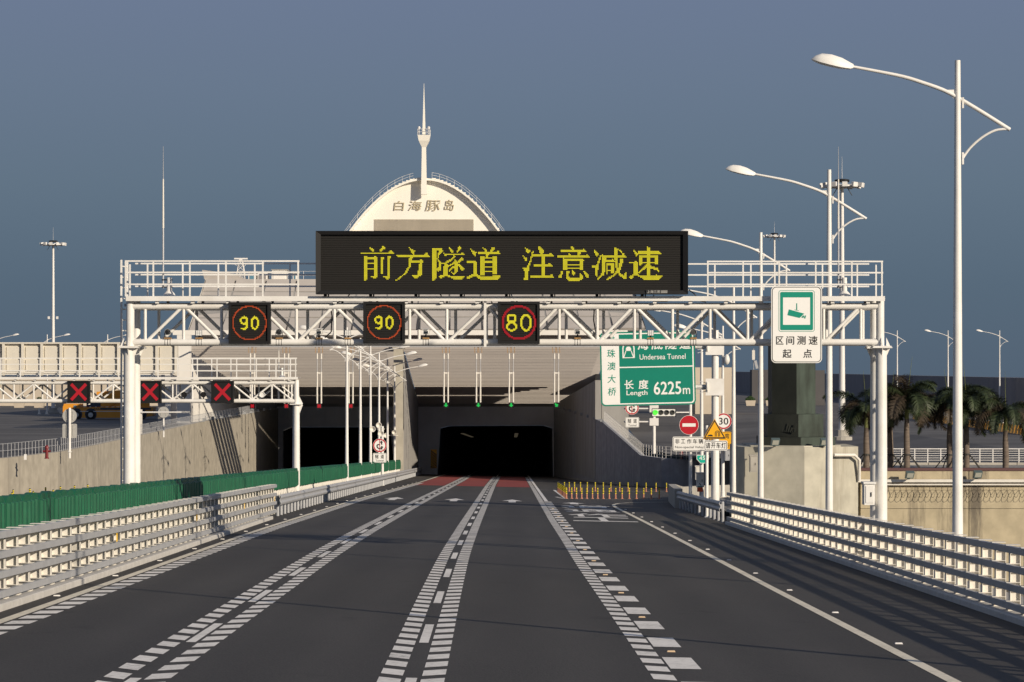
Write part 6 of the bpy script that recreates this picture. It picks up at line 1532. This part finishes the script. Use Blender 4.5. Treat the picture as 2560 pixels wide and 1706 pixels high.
# ------------------------------------------------------------------ crane truck on the left apron
TD = 289.0; s_ = TD / FP
ct = thing('crane_truck', 'orange-yellow truck crane parked on the left apron', 'truck crane', (PX(268, TD), TD, LOT))
X = lambda p: PX(p, TD)
Zz = lambda y: PZ(y, TD)
b = MB(); b.prism([(X(157), Zz(1035)), (X(157), Zz(1018)), (X(160), Zz(1010)), (X(199), Zz(1010)), (X(199), Zz(1024)), (X(184), Zz(1024)), (X(184), Zz(1035))], TD, TD + 2.5); b.build('cab', 'truck_yellow', ct)
MB().box(X(184), X(191), TD - .02, TD - .002, Zz(1020), Zz(1014)).build('cab_window', 'window_blue', ct)
b = MB(); b.prism([(X(200), Zz(1045)), (X(200), Zz(1018)), (X(382), Zz(1018)), (X(382), Zz(1040)), (X(352), Zz(1045))], TD, TD + 2.5); b.build('carrier_body', 'truck_yellow', ct)
MB().box(X(252), X(378), TD - .015, TD - .002, Zz(1025), Zz(1020)).build('side_locker', 'truck_dark', ct)
MB().box(X(200), X(340), TD - .014, TD - .003, Zz(1029.5), Zz(1028)).build('white_stripe', 'sign_white', ct)
for k in range(4): MB().hexa([(X(233 + k * 5), TD - .014, Zz(1025)), (X(236 + k * 5), TD - .014, Zz(1025)), (X(236 + k * 5), TD - .002, Zz(1025)), (X(233 + k * 5), TD - .002, Zz(1025)), (X(235 + k * 5), TD - .014, Zz(1021)), (X(238 + k * 5), TD - .014, Zz(1021)), (X(238 + k * 5), TD - .002, Zz(1021)), (X(235 + k * 5), TD - .002, Zz(1021))]).build('vent_slot', 'truck_dark', ct)
for k in range(22): MB().box(X(203 + k * 7), X(206.5 + k * 7), TD - .012, TD - .001, Zz(1018.3), Zz(1016.8) - .02).build('marker_tape', 'sign_white' if k % 2 else 'sign_red', ct)
for px_ in (191, 227, 318, 352):
    w = MB(); w.lathe([(.35, .0), (.5, .04), (.52, .2), (.5, .38), (.35, .42)], (X(px_), TD - .15, LOT + .52), 20, 'y'); o = w.build('wheel', 'tyre', ct, True)
    MB().lathe([(.28, -.02), (.2, .05), (.09, -.04), (.05, -.05)], (X(px_), TD - .15, LOT + .52), 14, 'y').build('rim', 'rim', o)
    b = MB(); b.lathe([(.68, 0), (.68, .35)], (X(px_), TD - .013, LOT + .60), 18, 'y'); b.build('wheel_arch', 'truck_dark', ct)
MB().box(X(215), X(250), TD + .3, TD + 2.2, Zz(1018), Zz(1008)).build('deck_machinery', 'truck_dark', ct)
b = MB(); b.prism([(X(238), Zz(991)), (X(238), Zz(980)), (X(345), Zz(973)), (X(372), Zz(980)), (X(374), Zz(992)), (X(345), Zz(989))], TD + .9, TD + 1.6); b.build('boom', 'truck_yellow', ct)
b = MB(); b.prism([(X(242), Zz(1017)), (X(238), Zz(990)), (X(262), Zz(986)), (X(300), Zz(990)), (X(318), Zz(1017))], TD + .35, TD + .89); b.build('slewing_house', 'truck_yellow', ct)
MB().bar((X(270), TD + .3, Zz(1014)), (X(300), TD + .3, Zz(998)), .2, .3).build('luffing_ram', 'truck_yellow', ct)
MB().box(X(346), X(372), TD + .2, TD + .8, Zz(1018), Zz(1000)).build('operator_cab', 'truck_yellow', ct)
# cones, shrubs, far walls
cone = thing('traffic_cone', 'pale traffic cone', 'traffic cone', (0, 0, 0), 'cones on the apron')
MB().box(-.19, .19, -.19, .19, 0, .03).build('foot', 'cone_white', cone); MB().lathe([(.14, .03), (.03, .70)], (0, 0, 0), 12).build('body', 'cone_white', cone)
for i, (px_, py_, lab) in enumerate(((98, 1036, 'pale traffic cone farthest left on the apron'), (117, 1036, 'pale traffic cone next to the left high mast'), (148, 1035, 'pale traffic cone left of the pair by the crane cab'), (152.5, 1035, 'pale traffic cone touching the crane cab in view'), (1923, 1022, 'pale traffic cone left of the bronze block'))):
    D = 5 * FP / (py_ - HZ)
    if i == 0: cone.location = W(px_, py_, D); cone['label'] = lab; cone.scale = (1.25,) * 3
    else: dup(cone, W(px_, py_, D), lab, scale=(1.25,) * 3)
fw = thing('boundary_wall', 'long beige wall beyond the left apron', 'wall', (-60, 420, LOT))
x = -130
while x < -38: MB().box(x, x + 5.95, 420, 420.5, LOT - .2, PZ(945, 420)).build('wall_panel', 'far_beige', fw); x += 6
tag(MB().box(-60, -42, 470, 480, LOT, PZ(962, 470)).build('low_building', 'far_grey'), 'dark low building between beige wall and crane', 'building')
def planter(px_, py_, D, lab):
    c = W(px_, py_, D); t = thing('planter', lab, 'planter', c); MB().hexa([c + Vector(v) for v in ((-.7, -.4, 0), (.7, -.4, 0), (.7, .4, 0), (-.7, .4, 0), (-.85, -.5, .9), (.85, -.5, .9), (.85, .5, .9), (-.85, .5, .9))]).build('tub', 'far_beige', t)
    rd = random.Random(int(px_)); b = MB()
    for k in range(260):
        a = rd.uniform(0, 6.28); r = rd.uniform(.1, .85); z = .9 + rd.uniform(0, .8) * (1.1 - r); q = c + Vector((r * math.cos(a), r * math.sin(a) * .6, z)); d = Vector((rd.uniform(-1, 1), rd.uniform(-1, 1), rd.uniform(-.2, 1))).normalized() * .22; e_ = d.cross(Vector((0, 1, .3))).normalized() * .08
        b.add([q - e_, q + e_, q + d], [(0, 1, 2)])
    b.build('foliage', 'shrub', t)
for px_, D, lab in ((48, 395, 'square planter with shrubs behind the left gantry, left one'), (98, 395, 'square planter with shrubs behind the left gantry, middle one'), (152, 395, 'square planter with shrubs just left of the crane cab'), (1876, 420, 'square planter with shrub just left of the third lamp pole'), (1926, 420, 'square planter with shrub beside the bronze block')): planter(px_, PZ and HZ + 5 * FP / D, D, lab)
tag(MB().box(PX(1738, 330), PX(1834, 330), 330, 342, LOT - 1, PZ(919, 330)).build('gate_building', 'far_beige'), 'beige windowless building behind the green sign pole', 'building')
dwl = thing('sea_wall', 'long dark sea wall along the horizon on the right', 'wall', (70, 500, LOT))
Y0 = 800
while Y0 > 300:
    tz = lambda y: interp([(300, EYE - .4), (340, EYE - .3), (800, EYE + 1.35)], y)
    b = MB(); b.hexa([(70, Y0 - 9.9, LOT - .3), (71, Y0 - 9.9, LOT - .3), (71, Y0, LOT - .3), (70, Y0, LOT - .3), (70, Y0 - 9.9, tz(Y0 - 9.9)), (71, Y0 - 9.9, tz(Y0 - 9.9)), (71, Y0, tz(Y0)), (70, Y0, tz(Y0))]); b.build('wall_panel', 'far_dark', dwl); Y0 -= 10
tag(MB().box(PX(1880, 470), PX(1932, 470), 470, 474, LOT, PZ(925, 470)).build('utility_building', 'far_grey'), 'dark flat-roofed building just left of the bronze block', 'building')
tag(MB().box(PX(1936, 430), PX(2060, 430), 429, 432, LOT, PZ(926, 430)).build('utility_building', 'far_grey'), 'dark flat-roofed building directly behind the bronze block', 'building')
t = thing('cell_antenna', 'white panel antenna on the dark flat-roofed building', 'antenna', W(1888, 924, 470)); D = 470
MB().tube(W(1884, 925, D), W(1884, 872, D), .07, n=6).build('pole', 'galvanised', t); MB().box(PX(1880, D), PX(1887, D), D - .3, D - .1, PZ(900, D), PZ(876, D)).build('panel', 'barrier_white', t); MB().bar(W(1888, 902, D), W(1893, 922, D), .35, .5).build('radio_unit', 'galvanised', t)
# jersey barriers, orange with white tops
jb = thing('jersey_barrier', 'orange', 'barrier', (0, 0, 0), 'orange barriers')
MB().hexa([(-.3, -.62, 0), (.3, -.62, 0), (.3, .62, 0), (-.3, .62, 0), (-.16, -.62, .75), (.16, -.62, .75), (.16, .62, .75), (-.16, .62, .75)]).build('body', 'barrier_orange', jb)
MB().box(-.15, .15, -.5, .5, .75, 1.05).build('top_block', 'sign_white', jb)
NJ = 46
for i in range(NJ):
    u = i / (NJ - 1); p = Vector((46.8, 292, LOT)).lerp(Vector((43.6, 214, LOT)), u)
    lab = 'orange plastic barrier with white top in the long row behind the palms'
    if i == 0: jb.location = p; jb['label'] = lab
    else: dup(jb, p, lab)
# rock armour below the wall on the right
rd = random.Random(3)
def rockm(seed):
    r = random.Random(seed); bm = bmesh.new(); bmesh.ops.create_icosphere(bm, subdivisions=2, radius=1)
    for v in bm.verts: v.co *= r.uniform(.72, 1.15)
    me = bpy.data.meshes.new('rock'); bm.to_mesh(me); bm.free(); me.materials.append(M['rock']); return me
RM = [rockm(k) for k in range(5)]
pos = ['lowest', 'upper']
for k in range(26):
    o = bpy.data.objects.new('armour_rock', RM[k % 5]); COL.objects.link(o)
    o.location = (rd.uniform(15, 27), rd.uniform(112, 128.5), -9.4 + rd.uniform(-.6, .5)); s = rd.uniform(.8, 1.5); o.scale = (s, s * .9, s * .75); o.rotation_euler = (rd.uniform(0, 6), rd.uniform(0, 6), rd.uniform(0, 6))
    tag(o, 'dark boulder piled at the foot of the stained wall behind the right barrier', 'boulder', 'rock armour below the wall')
# small lamps along the trough wall tops
for i in range(9):
    u = i / 8; A = Vector(RWALL[0]).lerp(Vector(RWALL[2]), u) + Vector((-.05, 0, .12))
    MB().box(A.x - .12, A.x + .12, A.y - .12, A.y + .12, A.z - .12, A.z + .18).build('wall_lamp', 'flood_grey', w2)
for i in range(12):
    d = 236 + i * 7.2; x = -29.0; MB().box(x, x + .25, d - .15, d + .15, zl(d) + .0, zl(d) + .3).build('wall_lamp', 'flood_grey', rw)
for px_, py_, D, lab in ((943, 1073, 200, 'cluster of loudspeakers above the no-overtaking sign on the median'), (980, 1089, 243, 'pair of loudspeakers on the sixth median lamp')):
    c = W(px_, py_, D); t = thing('loudspeaker', lab, 'loudspeaker', c)
    for k, (dx, dz) in enumerate(((-.35, 0), (.15, .3), (.3, -.35))[:3 if D == 200 else 2]): MB().lathe([(.06, .3), (.12, .1), (.24, -.1), (.2, -.1), (.05, .05)], c + Vector((dx * (1.6 if D != 200 else 1), -.2, dz)), 12, 'y').build('horn', 'barrier_white', t)
    MB().bar(c + Vector((-.6, .05, 0)), c + Vector((.6, .05, 0)), .06, .06).build('bracket', 'barrier_white', t)
for px_, py_, D, lab in ((63, 1143, 150, 'small white post plate on the left apron fence'),):
    x0, x1, z0, z1 = vpx(60, 1136, 66, 1150, D); tag(MB().box(x0, x1, D, D + .1, z0, z1).build('notice_plate', 'sign_white'), lab, 'notice')
for px_, D, lab in ((117, 152, 'dark red hydrant on the left apron'), (1704, 238, 'dark red hydrant on the yard behind the curved wall')):
    z = LOT if px_ < 500 else PZ(1148, D); c = Vector((PX(px_, D), D, z)); t = thing('hydrant', lab, 'hydrant', c); MB().lathe([(.14, 0), (.14, .05), (.1, .08), (.1, .6), (.13, .62), (.11, .75), (.03, .82)], c, 12).build('barrel', 'hydrant_red', t, True); MB().lathe([(.06, -.22), (.06, .22)], c + Vector((0, 0, .45)), 8, 'x').build('outlets', 'hydrant_red', t)
